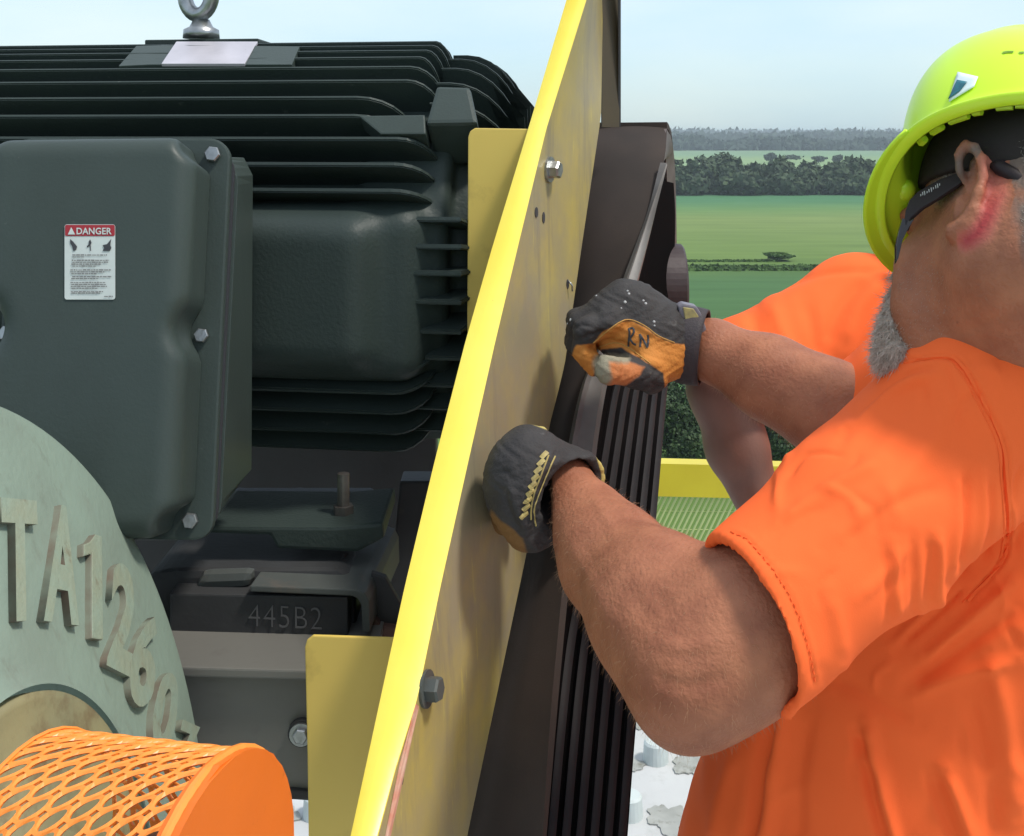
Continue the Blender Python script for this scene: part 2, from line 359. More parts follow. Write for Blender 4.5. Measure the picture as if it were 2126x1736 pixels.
M['letter_side'] = mat('rusty_letter_side', (.14, .105, .075), .7, var=(.20, .23, .175), vscale=35, bump=.3)
M['hub'] = mat('hub_dusty_metal', (.27, .235, .12), .5, var=(.20, .19, .11), vscale=9, dirt=(.12, .07, .035), dscale=12, dlo=.5, dhi=.66, bump=.3, bscale=90)
M['yellow'] = mat('yellow_paint_lit', (.95, .80, .13), .34, var=(.94, .70, .07), vscale=7, dirt=(.80, .36, .05), dscale=6, dlo=.6, dhi=.78, bump=.1, bscale=70, damt=.7)  # edge flange: guard yellow raised to carry the strong light on it
M['yellow_tab'] = mat('yellow_tab_paint', (.72, .52, .12), .42, var=(.64, .46, .10), vscale=4, bump=.06, dirt=(.42, .28, .06), dscale=12, dlo=.6, dhi=.8)
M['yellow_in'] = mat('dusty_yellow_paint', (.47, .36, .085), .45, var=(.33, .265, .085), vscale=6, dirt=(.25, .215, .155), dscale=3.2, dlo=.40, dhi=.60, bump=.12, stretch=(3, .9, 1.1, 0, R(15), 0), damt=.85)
M['yellow_rail'] = mat('rail_paint', (.62, .52, .025), .4, var=(.56, .45, .02), vscale=8)
M['belt'] = mat('belt_rubber', (.055, .040, .033), .75, spec=.2, var=(.034, .027, .024), vscale=9, dirt=(.085, .072, .06), dscale=40, dlo=.68, dhi=.8, bump=.08, bscale=500, damt=.6)
M['rib'] = mat('belt_rib_rubber', (.018, .015, .015), .6, spec=.3, var=(.011, .009, .010), vscale=20, bump=.2)
M['loop_shade'] = mat('loop_shade_rubber', (.005, .004, .004), .9, spec=.03)  # rubber coloured near-black for the shade inside the belt loop
M['beltedge'] = mat('belt_edge_rubber', (.15, .14, .13), .5, var=(.10, .09, .085), vscale=25, bump=.3)
M['sheave'] = mat('sheave_iron', (.014, .010, .012), .6, spec=.15, var=(.012, .01, .012), vscale=20)
M['hubiron'] = mat('bushing_iron', (.055, .034, .034), .5, var=(.04, .024, .024), vscale=30, bump=.3)
M['orange'] = mat('orange_paint_shaded', (.74, .155, .010), .45, var=(.66, .135, .009), vscale=10, bump=.15, bscale=80)  # end cap: deeper orange holds the shade of its right-facing side
M['orange_lit'] = mat('orange_paint_lit', (.95, .30, .05), .38, var=(.9, .26, .035), vscale=25)  # same orange made lighter for the light falling on the mesh
M['dark'] = mat('dark_steel', (.03, .024, .022), .5, var=(.06, .03, .02), vscale=25)
M['shaft'] = mat('bright_shaft', (.4, .38, .36), .3, metal=.8, var=(.15, .12, .1), vscale=35)
M['whitefloor'] = mat('white_deck', (.52, .53, .53), .55, var=(.45, .46, .46), vscale=5, dirt=(.38, .39, .37), dscale=9, dlo=.55, dhi=.75, bump=.4, bscale=40)
M['slot'] = mat('deck_opening', (.40, .41, .39), .7, var=(.27, .28, .26), vscale=14, dirt=(.18, .18, .15), dscale=30, dlo=.55, dhi=.7)
M['knob'] = mat('deck_button', (.56, .62, .61), .45, var=(.46, .51, .5), vscale=14)

def streaks(m, rot, scale, col, lo, hi, amt):
    N = m.node_tree.nodes; L = m.node_tree.links; b = N['Principled BSDF']; t = N.new('ShaderNodeTexCoord'); mp = N.new('ShaderNodeMapping'); mp.inputs['Rotation'].default_value = rot; mp.inputs['Scale'].default_value = scale; L.new(t.outputs['Object'], mp.inputs[0])
    n = N.new('ShaderNodeTexNoise'); n.inputs['Scale'].default_value = 1; n.inputs['Detail'].default_value = 7; n.inputs['Roughness'].default_value = .7; L.new(mp.outputs[0], n.inputs[0])
    r = N.new('ShaderNodeMapRange'); r.inputs[1].default_value = lo; r.inputs[2].default_value = hi; r.inputs[4].default_value = amt; L.new(n.outputs[0], r.inputs[0])
    x = N.new('ShaderNodeMixRGB'); L.new(r.outputs[0], x.inputs[0]); x.inputs[2].default_value = tuple(col) + (1,); L.new(b.inputs['Base Color'].links[0].from_socket, x.inputs[1]); L.new(x.outputs[0], b.inputs['Base Color'])
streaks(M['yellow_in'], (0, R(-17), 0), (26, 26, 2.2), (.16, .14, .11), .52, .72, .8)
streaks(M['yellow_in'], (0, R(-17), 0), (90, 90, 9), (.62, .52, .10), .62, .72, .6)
streaks(M['yellow'], (0, R(-17), 0), (60, 60, 14), (.30, .17, .05), .66, .74, .7)
streaks(M['motor'], (0, 0, 0), (120, 120, 120), (.22, .23, .20), .70, .76, .8)
streaks(M['motor_lt'], (0, 0, 0), (150, 150, 60), (.24, .22, .18), .71, .77, .7)
streaks(M['motor_lt'], (0, 0, 0), (7, 7, 3), (.030, .040, .034), .45, .75, .6)
streaks(M['gear'], (0, 0, 0), (40, 40, 16), (.13, .13, .10), .58, .78, .6)
streaks(M['orange'], (0, 0, 0), (50, 50, 50), (.35, .10, .02), .64, .74, .5)
# ------------------------------------------------------------------ setting: ground, fields, woods
H0 = 30.0
def fieldmat():
    m = bpy.data.materials.new('fields'); m.use_nodes = True; N = m.node_tree.nodes; L = m.node_tree.links; b = N['Principled BSDF']; b.inputs['Roughness'].default_value = .9; b.inputs['Specular IOR Level'].default_value = .1
    tc = N.new('ShaderNodeTexCoord'); sp = N.new('ShaderNodeSeparateXYZ'); L.new(tc.outputs['Object'], sp.inputs[0])
    n0 = N.new('ShaderNodeTexNoise'); n0.inputs['Scale'].default_value = .006; n0.inputs['Detail'].default_value = 3; L.new(tc.outputs['Object'], n0.inputs[0])
    ma = N.new('ShaderNodeMath'); ma.operation = 'MULTIPLY_ADD'; ma.inputs[1].default_value = 46; L.new(n0.outputs[0], ma.inputs[0]); L.new(sp.outputs[1], ma.inputs[2])
    mr = N.new('ShaderNodeMapRange'); mr.inputs[1].default_value = 0; mr.inputs[2].default_value = 2400; L.new(ma.outputs[0], mr.inputs[0])
    r = N.new('ShaderNodeValToRGB'); r.color_ramp.interpolation = 'LINEAR'; L.new(mr.outputs[0], r.inputs[0]); E = r.color_ramp.elements
    stops = [(0, (.10, .16, .035)), (95, (.10, .17, .04)), (130, (.06, .13, .04)), (235, (.06, .13, .045)), (262, (.09, .155, .04)), (275, (.115, .18, .045)), (300, (.125, .19, .05)), (400, (.155, .215, .065)), (450, (.115, .205, .065)), (500, (.065, .17, .075)), (640, (.07, .165, .085)), (720, (.17, .25, .12)), (820, (.24, .25, .14)), (1000, (.20, .30, .14)), (1300, (.20, .29, .13)), (1500, (.16, .26, .14)), (2400, (.15, .22, .14))]
    E[0].position = 0; E[0].color = stops[0][1] + (1,); E[1].position = 1; E[1].color = stops[-1][1] + (1,)
    for p, c in stops[1:-1]: q = E.new((p + 23) / 2400); q.color = c + (1,)
    n1 = N.new('ShaderNodeTexNoise'); n1.inputs['Scale'].default_value = .5; n1.inputs['Detail'].default_value = 8; mp = N.new('ShaderNodeMapping'); mp.inputs['Scale'].default_value = (.05, .35, 1); L.new(tc.outputs['Object'], mp.inputs[0]); L.new(mp.outputs[0], n1.inputs[0])
    r1 = N.new('ShaderNodeValToRGB'); r1.color_ramp.elements[0].position = .3; r1.color_ramp.elements[0].color = (.84, .86, .84, 1); r1.color_ramp.elements[1].position = .7; r1.color_ramp.elements[1].color = (1.15, 1.12, 1.12, 1); L.new(n1.outputs[0], r1.inputs[0])
    x = N.new('ShaderNodeMixRGB'); x.blend_type = 'MULTIPLY'; x.inputs[0].default_value = 1; L.new(r.outputs[0], x.inputs[1]); L.new(r1.outputs[0], x.inputs[2]); L.new(x.outputs[0], b.inputs['Base Color']); return m
g = link('ground', mesh('ground', [(-30000, -2000, -H0), (30000, -2000, -H0), (30000, 50000, -H0), (-30000, 50000, -H0)], [(0, 1, 2, 3)]), fieldmat()); g['kind'] = 'structure'
M['leaf'] = mat('leaves', (.058, .088, .040), .7, var=(.034, .055, .030), vscale=.12, detail=3, spec=.2)
M['leaf_far'] = mat('far_leaves', (.050, .074, .048), .8, var=(.030, .048, .036), vscale=.05, detail=3, spec=.1)
M['leaf_near'] = mat('near_leaves', (.05, .085, .025), .6, var=(.018, .035, .014), vscale=1.2, detail=3, spec=.25)
M['bark'] = mat('bark', (.10, .08, .06), .9, var=(.06, .05, .04), vscale=3)
M['water'] = mat('far_water', (.55, .60, .62), .25)
def leaf_cloud(blobs, n, size, flat=.6, seed=1):
    """n small leaf clumps on the outer shell and inside of each blob (c, rx, ry, rz)"""
    r = np.random.default_rng(seed); V = []; T = []
    w = np.array([b[1] * b[3] for b in blobs]); w = w / w.sum(); cnt = r.multinomial(n, w); base = 0
    for (c, rx, ry, rz), k in zip(blobs, cnt):
        d = r.normal(size=(k, 3)); d /= np.linalg.norm(d, axis=1)[:, None]; rr = r.uniform(.72, 1.03, k)[:, None]
        lump = 1 + .16 * np.sin(d[:, :1] * 7 + c[0]) * np.cos(d[:, 2:] * 6 + c[1])
        p = np.array(c) + d * rr * lump * np.array([rx, ry, rz])
        for q in range(3): pass
        a = r.normal(size=(k, 3)); a /= np.linalg.norm(a, axis=1)[:, None]; b = np.cross(a, d + .3 * r.normal(size=(k, 3))); b /= np.linalg.norm(b, axis=1)[:, None] + 1e-9
        s = size * r.uniform(.6, 1.4, (k, 1)); v = np.stack([p - a * s, p + b * s * flat, p + a * s, p - b * s * flat], 1).reshape(-1, 3)
        V.append(v); T.append(base + np.arange(4 * k).reshape(-1, 4)); base += 4 * k
    return np.concatenate(V), np.concatenate(T)
def gY(py): return F * H0 / (py - HY)
# far belts of woodland, each a mass
r_ = np.random.default_rng(3)
def wood_band(name, pyb, pyt, x0, x1, n, size, m, seed, jag=.35, step=None):
    Y = gY(pyb); h = (pyb - pyt) * Y / F; rr = np.random.default_rng(seed); blobs = []; X = (x0 - CX) / F * Y; X1 = (x1 - CX) / F * Y
    while X < X1:
        hh = h * (1 - jag + 2 * jag * rr.random() * (1 if rr.random() < .8 else 1.25)); rx = hh * rr.uniform(.38, .62) if step is None else step * rr.uniform(.7, 1.3)
        blobs.append(((X, Y + rr.uniform(0, h * 2), -H0 + hh * .52), rx, rx, hh * .5)); blobs.append(((X + rr.uniform(-1, 1) * rx, Y - rr.uniform(0, .5) * h, -H0 + hh * .3), rx, rx, hh * .32)); X += rx * .8
    V, T = leaf_cloud(blobs, n, size, seed=seed); o = link(name, np_mesh(name, V, T), m); o['kind'] = 'stuff'; return o
wood_band('treeline', 404, 345, 500, 3000, 92000, 1.5, M['leaf'], 11, .28)
wood_band('far_wood', 312, 291, 900, 2700, 26000, 7, M['leaf_far'], 12, .3, step=42)
wood_band('far_wood', 301, 280, 900, 2800, 20000, 13, M['leaf_far'], 13, .22, step=90)
wood_band('far_wood', 290, 275.5, 600, 3000, 16000, 24, M['leaf_far'], 14, .16, step=260)
M['verge'] = mat('tall_verge', (.085, .15, .04), .8, var=(.05, .09, .028), vscale=.3, spec=.1)
hb = wood_band('hedge_row', 560, 553, 1100, 2100, 9000, .5, M['verge'], 15, .12, step=2.4)
hb = wood_band('hedge_row', 543, 541, 1330, 1600, 2500, .3, M['verge'], 16, .3, step=1.6)
def pond(x0, x1, y0, y1, lift=.3):
    Ya, Yb = gY(y1), gY(y0); pts = []
    for k in range(24):
        a = 2 * math.pi * k / 24; yy = (Ya + Yb) / 2 - (Yb - Ya) / 2 * math.sin(a) * (1 + .15 * math.sin(3 * a)); xm = (x0 + x1) / 2 + (x1 - x0) / 2 * math.cos(a)
        pts.append(((xm - CX) / F * yy, yy, -H0 + lift))
    o = link('pond', mesh('pond', pts, [tuple(range(24))]), M['water']); o['kind'] = 'structure'; return o
pond(1430, 1500, 296.5, 300.5); pond(1505, 1640, 296, 301.5)
def tree(x, pyb, h, rx, label, group, n=900, size=.5, m='leaf', seed=1, d=None):
    Y = d or gY(pyb); X = (x - CX) / F * Y; base = Vector((X, Y, -H0)); t = thing('tree', label, 'tree', base, group); rr = np.random.default_rng(seed)
    bm = bmesh.new(); add_tube(bm, [base, base + Vector((0, 0, h * .35)), base + Vector((rx * .1, 0, h * .8))], [h * .028, h * .02, h * .006], 7)
    for k in range(4):
        a = k * 1.7 + seed; add_tube(bm, [base + Vector((0, 0, h * (.25 + .08 * k))), base + Vector((math.cos(a) * rx * .6, math.sin(a) * rx * .6, h * (.5 + .08 * k)))], [h * .012, h * .004], 5)
    bm_obj('trunk', bm, M['bark'], t)
    blobs = [((X + rr.uniform(-.5, .5) * rx, Y + rr.uniform(-.5, .5) * rx, -H0 + h * rr.uniform(.3, .82)), rx * rr.uniform(.32, .6), rx * rr.uniform(.32, .6), h * rr.uniform(.12, .2)) for _ in range(13)]
    V, T = leaf_cloud(blobs, n, size, seed=seed); link('crown', np_mesh('crown', V, T), M[m], t); return t
for i, (x, yb, h, rx, lb) in enumerate([(1600, 337, 19, 22, 'small distant tree standing left in the far pale field'), (1640, 338, 16, 34, 'wide low clump in the middle of the far pale field'), (1700, 338, 14, 26, 'small far tree in the pale field beside the wide clump'), (1738, 341, 19, 16, 'lone far tree nearest the hard hat in the pale field')]):
    tree(x, yb, h * .5, rx * .34, lb, 'small trees in the far pale field', 420, 1.4, 'leaf_far', 20 + i)
tree(1618, 541, 1.8, 3.6, 'dark round bush at the edge of the green field', 'bushes', 5000, .3, 'verge', 31)
for i, (x, Y, h, rx, lb) in enumerate([(1405, 98, 10.2, 3.6, 'dark leafy tree below the rail, just right of the belt'), (1490, 104, 9.4, 4.2, 'dark leafy tree behind the bare forearm of the rear worker'), (1592, 100, 9.6, 3.4, 'dark tree seen in the gap between both forearms'), (1330, 106, 9, 4, 'dark tree hidden mostly behind the hanging belt')]):
    tree(x, 0, h, rx, lb, 'trees below the railing', 9000, .17, 'leaf_near', 40 + i, d=Y)
# haze
hm = bpy.data.materials.new('haze'); hm.use_nodes = True; hN = hm.node_tree; hN.nodes.clear(); pv = hN.nodes.new('ShaderNodeVolumePrincipled'); pv.inputs['Color'].default_value = (.84, .95, 1, 1); pv.inputs['Density'].default_value = .00019; pv.inputs['Anisotropy'].default_value = .2
ho = hN.nodes.new('ShaderNodeOutputMaterial'); hN.links.new(pv.outputs[0], ho.inputs['Volume'])
bm = bmesh.new(); bmesh.ops.create_cube(bm, size=1); bmesh.ops.scale(bm, vec=(60100, 52200, 40), verts=bm.verts); bmesh.ops.translate(bm, vec=(0, 24000, -31 + 20), verts=bm.verts)
hz = bm_obj('haze', bm, hm); hz['kind'] = 'stuff'

# ------------------------------------------------------------------ deck and railing
FZ = -1.75
dk = prism('floor', [Vector((-4, -3, FZ)), Vector((4, -3, FZ)), Vector((4, 3.72, FZ)), Vector((-4, 3.72, FZ))], (0, 0, -.12), M['whitefloor']); dk['kind'] = 'structure'
def jag(cx, cy, rx, ry, seed):
    rr = random.Random(seed); n = 60; pts = []; f1, f2, f3 = (rr.uniform(0, 6) for _ in range(3))
    for k in range(n):
        a = 2 * math.pi * k / n; q = (.78 + (.035 if k % 4 < 2 else -.035) + rr.uniform(-.03, .03) + .13 * math.sin(3 * a + f1) + .09 * math.sin(5 * a + f2) + .06 * math.sin(8 * a + f3)) * (1 / max(abs(math.cos(a)) ** 1.3 + abs(math.sin(a)) ** 1.3, .8)) ** .5
        pts.append(Vector((cx + rx * q * math.cos(a), cy + ry * q * math.sin(a), FZ + .004)))
    return pts
k = 0
for i in range(-9, 10):
    for j in range(0, 7):
        x = i * .20 + (.10 if j % 2 else 0); y = 1.9 + j * .26
        if -1.2 < x < 1.3:
            k += 1
            f0 = [Vector(p) for p in jag(x, y, .072, .088, k)]
            o = link('deck_opening', mesh('deck_opening', f0 + [p + Vector((0, 0, -.003)) for p in f0], [tuple(range(60))] + [(a, (a + 1) % 60, 60 + (a + 1) % 60, 60 + a) for a in range(60)]), M['slot'], dk)
            if not -1.0 < x < .9: continue
            bm = bmesh.new(); c = Vector((x + .10, y + .02, FZ)); add_tube(bm, [c, c + Vector((0, 0, .05)), c + Vector((0, 0, .056))], [.036, .033, .028], 20); bm_obj('deck_button', bm, M['knob'], dk, False)
RY = 3.5
rl = thing('guard_rail', 'yellow toe rail with wire mesh below, behind both workers', 'railing', (0.6, RY, FZ))
def raily(px, py): return P(px, py, RY)
x0, x1 = (1340 - CX) / F * RY, 2.2
zt = -(962 - HY) / F * RY; zb = -(1030 - HY) / F * RY
slope = .012
bm = bmesh.new()
prism('top_rail', [Vector((x0, RY, zt)), Vector((x0, RY, zb)), Vector((x0, RY + .004, zb)), Vector((x0, RY + .004, zt - .004)), Vector((x0, RY + .06, zt - .004)), Vector((x0, RY + .06, zt))], Vector((x1 - x0, 0, -slope * (x1 - x0) * 2)), M['yellow_rail'], rl)
bm.free(); bm = bmesh.new(); n = 0
for k in range(-40, 240):          # slanting wires of the mesh
    xa = x0 + k * .0165; za = zb - .002; L_ = .70; a = Vector((xa, RY + .012, za)); b = Vector((xa - .34, RY + .012, za - L_))
    if b.x < x0: t = (x0 - a.x) / (b.x - a.x) if a.x > x0 else None; b = a.lerp(b, t) if t else None
    if b is None or a.x > x1: continue
    add_tube(bm, [a, b], .0034, 4, False)
for k in range(-2, 14):
    a = Vector((x0, RY + .016, zb - .05 - k * .055)); add_tube(bm, [a, a + Vector((x1 - x0, 0, -.02))], .0012, 4, False)
me = bm_obj('wire_mesh', bm, mat('mesh_paint', (.46, .53, .22), .5), rl); me['kind'] = 'stuff'
for xx in (x0, x1): cyl('post', Vector((xx, RY + .04, FZ)), Vector((xx, RY + .04, zt - .01)), .02, M['yellow_rail'], rl, 12)

# ------------------------------------------------------------------ electric motor
th_ = R(8); AX = Vector((math.cos(th_), -math.sin(th_), 0)); MC = Vector((-.35, 1.62, -.165)); RT = .2925
def on_cyl(px, py, rad):
    """point where the sight line through a sheet position meets the motor's cylinder of that radius"""
    r = P(px, py, 1.0); r.normalize(); rp = r - AX * r.dot(AX); c = -MC; cp = c - AX * c.dot(AX)
    A = rp.dot(rp); B = 2 * rp.dot(cp); C = cp.dot(cp) - rad * rad; D = B * B - 4 * A * C
    t = (-B - math.sqrt(max(D, 0))) / (2 * A); return r * t
def mcoord(p): q = p - MC; s = q.dot(AX); rad = q - AX * s; return s, rad
def mpt(s, rad, phi):   # phi: 0 faces the eye, 90 up
    fy = Vector((math.sin(th_), math.cos(th_), 0)); return MC + AX * s - fy * rad * math.cos(phi) + Vector((0, 0, rad * math.sin(phi)))
def phi_of(p): s, q = mcoord(p); fy = Vector((math.sin(th_), math.cos(th_), 0)); return math.atan2(q.z, -q.dot(fy))
mot = thing('electric_motor', 'large dark green finned electric motor with lifting eye and terminal box', 'electric motor', MC)
Ml = np.array([[AX.x, AX.y, 0], [math.sin(th_), math.cos(th_), 0], [0, 0, 1]])
sd_ = SDF((-1.05, 1.22, -.52), (.12, 1.98, .17), .0052)
sd_.cylx(MC - AX * .9, MC + AX * .27, .236, rnd=.01)
sd_.cylx(MC + AX * .26, MC + AX * .36, .215, k=.02, rnd=.05)
sd_.cylx(MC + AX * .2, MC + AX * .31, .246, k=.004, rnd=.012)
sd_.rbox(P(626, 588, 1.43), (.172, .10, .102), Ml, r=.03, k=.03); sd_.rbox(P(596, 596, 1.36), (.112, .060, .084), Ml, r=.026, k=.03)
V, Q = sd_.mesh(1)
sd_obj('motor_frame', V, Q, M['motor'], mot)
def fin(name, prof, phi, t=.0058):
    """flat radial plate with outline prof [(s, radius)] closed by the root radius"""
    n = Vector((0, 0, 1)); fy = Vector((math.sin(th_), math.cos(th_), 0)); er = -fy * math.cos(phi) + Vector((0, 0, math.sin(phi))); nn = AX.cross(er)
    poly = [MC + AX * s + er * r_ - nn * t / 2 for s, r_ in prof] + [MC + AX * prof[-1][0] + er * .20 - nn * t / 2, MC + AX * prof[0][0] + er * .20 - nn * t / 2]
    bm = bmesh.new(); a = [bm.verts.new(p) for p in poly]; b = [bm.verts.new(p + nn * t) for p in poly]; bm.faces.new(a); bm.faces.new(b[::-1]); m = len(a)
    for i in range(m): bm.faces.new((a[i], b[i], b[(i + 1) % m], a[(i + 1) % m]))
    bmesh.ops.recalc_face_normals(bm, faces=bm.faces)
    ed = [e for e in bm.edges if len(e.link_faces) == 2 and (len(e.link_faces[0].verts) > 4) != (len(e.link_faces[1].verts) > 4)]
    bmesh.ops.bevel(bm, geom=ed, offset=t * .25, segments=2, affect='EDGES')
    return bm_obj(name, bm, M['motor'], mot)
def endprof(s1, rt, ln=.045, r2=.236, n=6, s0=-.9):
    pr = [(s0, rt), (s1, rt)]
    for k in range(1, n + 1): a = k / n * math.pi / 2; pr.append((s1 + ln * math.sin(a), r2 + (rt - r2) * math.cos(a)))
    return pr
fins = [(86.5, 905, 1), (94, 898, 1), (104, 886, 1), (118, 872, 1), (138, 852, 1), (166, 845, 1), (201, 741, .7), (239, 735, .7), (287, 826, 1), (341, 818, 1), (396, 812, 1)]
for py, pe, lf in fins:
    q = on_cyl(pe, py, RT); ph = phi_of(q); fin('cooling_fin', endprof(mcoord(q)[0], RT, .024 if py < 125 else .04 if pe > 760 else .06), ph)
for k in range(5): fin('cooling_fin', endprof(.245, RT, .022), R(94 + 8 * k))
for py, pe in ((775, 815), (818, 815), (860, 817), (902, 818), (938, 820)):
    q = on_cyl(pe, py, RT); fin('cooling_fin', endprof(mcoord(q)[0], RT, .045), phi_of(q), .006)
# end bell fins: quarter-round outlines
for deg in (84, 75, 66, 57, 48, 39):
    pr = [(.278, .270)] + [(.297 + .083 * math.sin(a), .15 + .120 * math.cos(a)) for a in np.linspace(0, math.pi / 2, 9)]
    fin('bell_fin', pr, R(deg), .005)
for deg in (96, 105, 114):
    pr = [(.278, .268)] + [(.297 + .083 * math.sin(a), .15 + .118 * math.cos(a)) for a in np.linspace(0, math.pi / 2, 9)]; fin('bell_fin', pr, R(deg), .005)
for py in (455, 512, 568, 628, 690, 745, 802, 850, 895):
    q = on_cyl(900, py, .268); s_, _ = mcoord(q); fin('bell_fin', [(s_ - .06, .255), (s_ - .045, .268), (s_ + .032, .268), (s_ + .04, .24)], phi_of(q), .006)
def cyl_block(name, pts, rad, depth, m, bev=.003):
    po = [on_cyl(x, y, rad) for x, y in pts]; c = sum(po, Vector()) / len(po); s_, q = mcoord(c); q.normalize(); return prism(name, po, [-q * depth] * len(po), m, mot, bev)
cyl_block('lifting_lug', [(906, 178), (976, 180), (992, 254), (884, 256)], .296, .075, M['motor_lt'], .005)
cyl_block('casting_pad', [(744, 240), (882, 238), (884, 278), (790, 278)], .294, .03, M['motor_lt'], .002)
cyl_block('casting_pad', [(283, 95), (348, 93), (312, 134), (246, 137)], .2945, .03, M['motor_lt'], .001)
cyl_block('casting_pad', [(336, 93), (622, 96), (606, 134), (300, 134)], .2945, .03, M['motor_lt'], .001)
tp = [on_cyl(x, y, RT) for x, y in ((345, 84), (550, 84))]
prism('lug_pad', [mpt(mcoord(tp[0])[0] - .02, .285, R(80)), mpt(mcoord(tp[1])[0], .285, R(80)), mpt(mcoord(tp[1])[0], .285, R(104)), mpt(mcoord(tp[0])[0] - .02, .285, R(104))], (0, 0, .012), M['motor'], mot, .002)
po = [on_cyl(x, y, .2965) for x, y in ((366, 86), (535, 86), (508, 132), (335, 132))]
npl = prism('nameplate', po, (0, .002, -.004), M['plate'], mot, .0008)
# lifting eye
ec = P(412, -14, 1.60); fy = Vector((math.sin(th_), math.cos(th_), 0))
bm = bmesh.new(); pts = [ec + AX * .5 * 0 + (Vector((math.cos(a) * .88, -.35 * math.cos(a), math.sin(a) * 1.25))) * .0240 for a in np.linspace(0, 2 * math.pi, 33)]
add_tube(bm, pts, .0105, 14, False); eb = P(418, 62, 1.60); add_tube(bm, [eb + Vector((0, 0, -.012)), eb + Vector((0, 0, .0)), eb + Vector((0, 0, .004)), eb + Vector((0, 0, .014))], [.025, .024, .016, .011], 20)
bm_obj('lifting_eye', bm, M['zinc'], mot, True)
# terminal box: flange plate, body behind it, cast cover in front
def fp(x, y, off=0.0):
    """point on the box's flange plane (its foot stands a little nearer to the eye)"""
    p0 = P(485, 300, 1.215); p1 = P(445, 1120, 1.125); nrm = Vector((0, -(p0.z - p1.z), -(p1.y - p0.y))).normalized()
    if nrm.y > 0: nrm = -nrm
    return on_plane(x, y, p0, nrm) + nrm * off, nrm
def rr_poly(x0, y0, x1, y1, r, tl=None, n=5, f=fp, off=0.0, xb0=None, xb1=None):
    """rounded rectangle in sheet units mapped by f; xb* = bottom x positions"""
    xb0 = x0 if xb0 is None else xb0; xb1 = x1 if xb1 is None else xb1; pts = []
    for cx, cy, a0 in ((x1 - r, y0 + r, -90), (xb1 - r, y1 - r, 0), (xb0 + r, y1 - r, 90), (x0 + r, y0 + r, 180)):
        for k in range(n + 1): a = R(a0 + 90 * k / n); pts.append((cx + r * math.cos(a), cy + r * math.sin(a)))
    return [f(x, y, off)[0] for x, y in pts]
_, bn = fp(200, 700)
box = prism('terminal_box', rr_poly(20, 287, 478, 1122, 42, xb0=-20, xb1=443), -bn * .011, M['motor_lt'], mot, .0025)
bb = rr_poly(35, 318, 487, 1106, 60, xb0=-5, xb1=452, off=-.0155)
def back_of(p):
    x, y = proj(np.array(p)); xb = 525 - max(0, 330 - y) * .0 if x > 300 else x + 60
    cy = np.clip(y, 372, 1030); xb = xb - (max(0, 365 - y) * .45 + max(0, y - 1040) * .8 if x > 300 else 0)
    return P(xb, 275 + (y - 275) * (1 - .10) + 8, 1.29) - Vector(p)
prism('box_body', bb, [back_of(p) for p in bb], M['motor_lt'], box, .003)
gs = rr_poly(35, 302, 481, 1112, 50, xb0=-5, xb1=446, off=-.0105); prism('gasket', gs, -bn * .0055, M['ink'], box)
# cover as one cast surface
c0, _ = fp(240, 712, .031); ux = Vector((1, 0, 0)); uv = bn.cross(ux).normalized()
if uv.z < 0: uv = -uv
wpx = px2m(1, 1.17); sh_ = .021                                   # cover leans with the flange
uv2 = (fp(443, 320)[0] - fp(405, 1095)[0]).normalized(); ux2 = ux
Mb = np.array([list(ux), list(bn), list(uv)])
tl_, tr_, br_ = fp(30, 312)[0], fp(441, 312)[0], fp(405, 1108)[0]; bl_ = fp(-40, 1108)[0]
hw = (tr_ - tl_).length / 2; hh = (tr_ - br_).length / 2; cc = (tl_ + tr_ + br_ + bl_) / 4
lo = np.array(cc) - np.array([hw + .05, .12, hh + .04]); hi = np.array(cc) + np.array([hw + .05, .08, hh + .04])
sc_ = SDF(lo, hi, .0026)
skew = (tr_ + tl_) / 2 - (br_ + bl_) / 2; uvs = skew.normalized(); uxs = uvs.cross(bn).normalized(); uxs = uxs if uxs.x > 0 else -uxs
Mb = np.array([list(uxs), list(bn), list(uvs)])
sc_.rbox(cc + bn * .012, (hw, .060, hh), Mb, r=.022)
for x, y, r0, k0 in ((434, 690, .0165, .020), (2, 690, .027, .025), (443, 318, .019, .010), (402, 1088, .019, .010)):
    q, _ = fp(x, y); sc_.cone(q - bn * .05, q + bn * .1, r0, r0, k=k0, op='sub')
sc_.cut(cc + bn * .0005, -bn)
V, Q = sc_.mesh(3)
cov = sd_obj('cover', V, Q, M['motor_lt'], box); cbv = bvh_of(V, Q)
for x, y, r0 in ((443, 322, .0085), (420, 697, .0075), (397, 1080, .0078), (16, 692, .0075)):
    q, _ = fp(x, y); hexbolt(box, q - bn * .0005, bn, r0, M['zinc'], .008, False, 'cover_bolt')
# danger label, flat on the cover
lq = [hit(cbv, x, y)[0] for x, y in ((134, 466), (239, 466), (238, 622), (134, 622))]
lc = (lq[0] + lq[1] + lq[2] + lq[3]) / 4; ln = (lq[1] - lq[0]).cross(lq[3] - lq[0]).normalized(); ln = ln if ln.y < 0 else -ln
def lab(x, y, off=0.0): return on_plane(x, y, lc + ln * (.0012 + off), ln), ln
prism('warning_label', rr_poly(134, 466, 239, 622, 5, f=lab, off=.0), -ln * .0006, M['white'], box)
prism('label_header', rr_poly(135, 467, 238, 490, 3, f=lab, off=.0005), -ln * .0004, M['red'], box)
lx = (lab(200, 500)[0] - lab(150, 500)[0]); lyv = lab(150, 480)[0] - lab(150, 520)[0]
text_obj('label_lettering', 'DANGER', M['white'], box, lab(159, 487, .0009)[0], lx, lyv, px2m(14.5, 1.1), .0002, 1.05, px2m(74, 1.1), off=.02)
prism('warning_triangle', [lab(141, 487, .0008)[0], lab(148, 472, .0008)[0], lab(156, 487, .0008)[0]], ln * .0002, M['white'], box)
bm = bmesh.new()
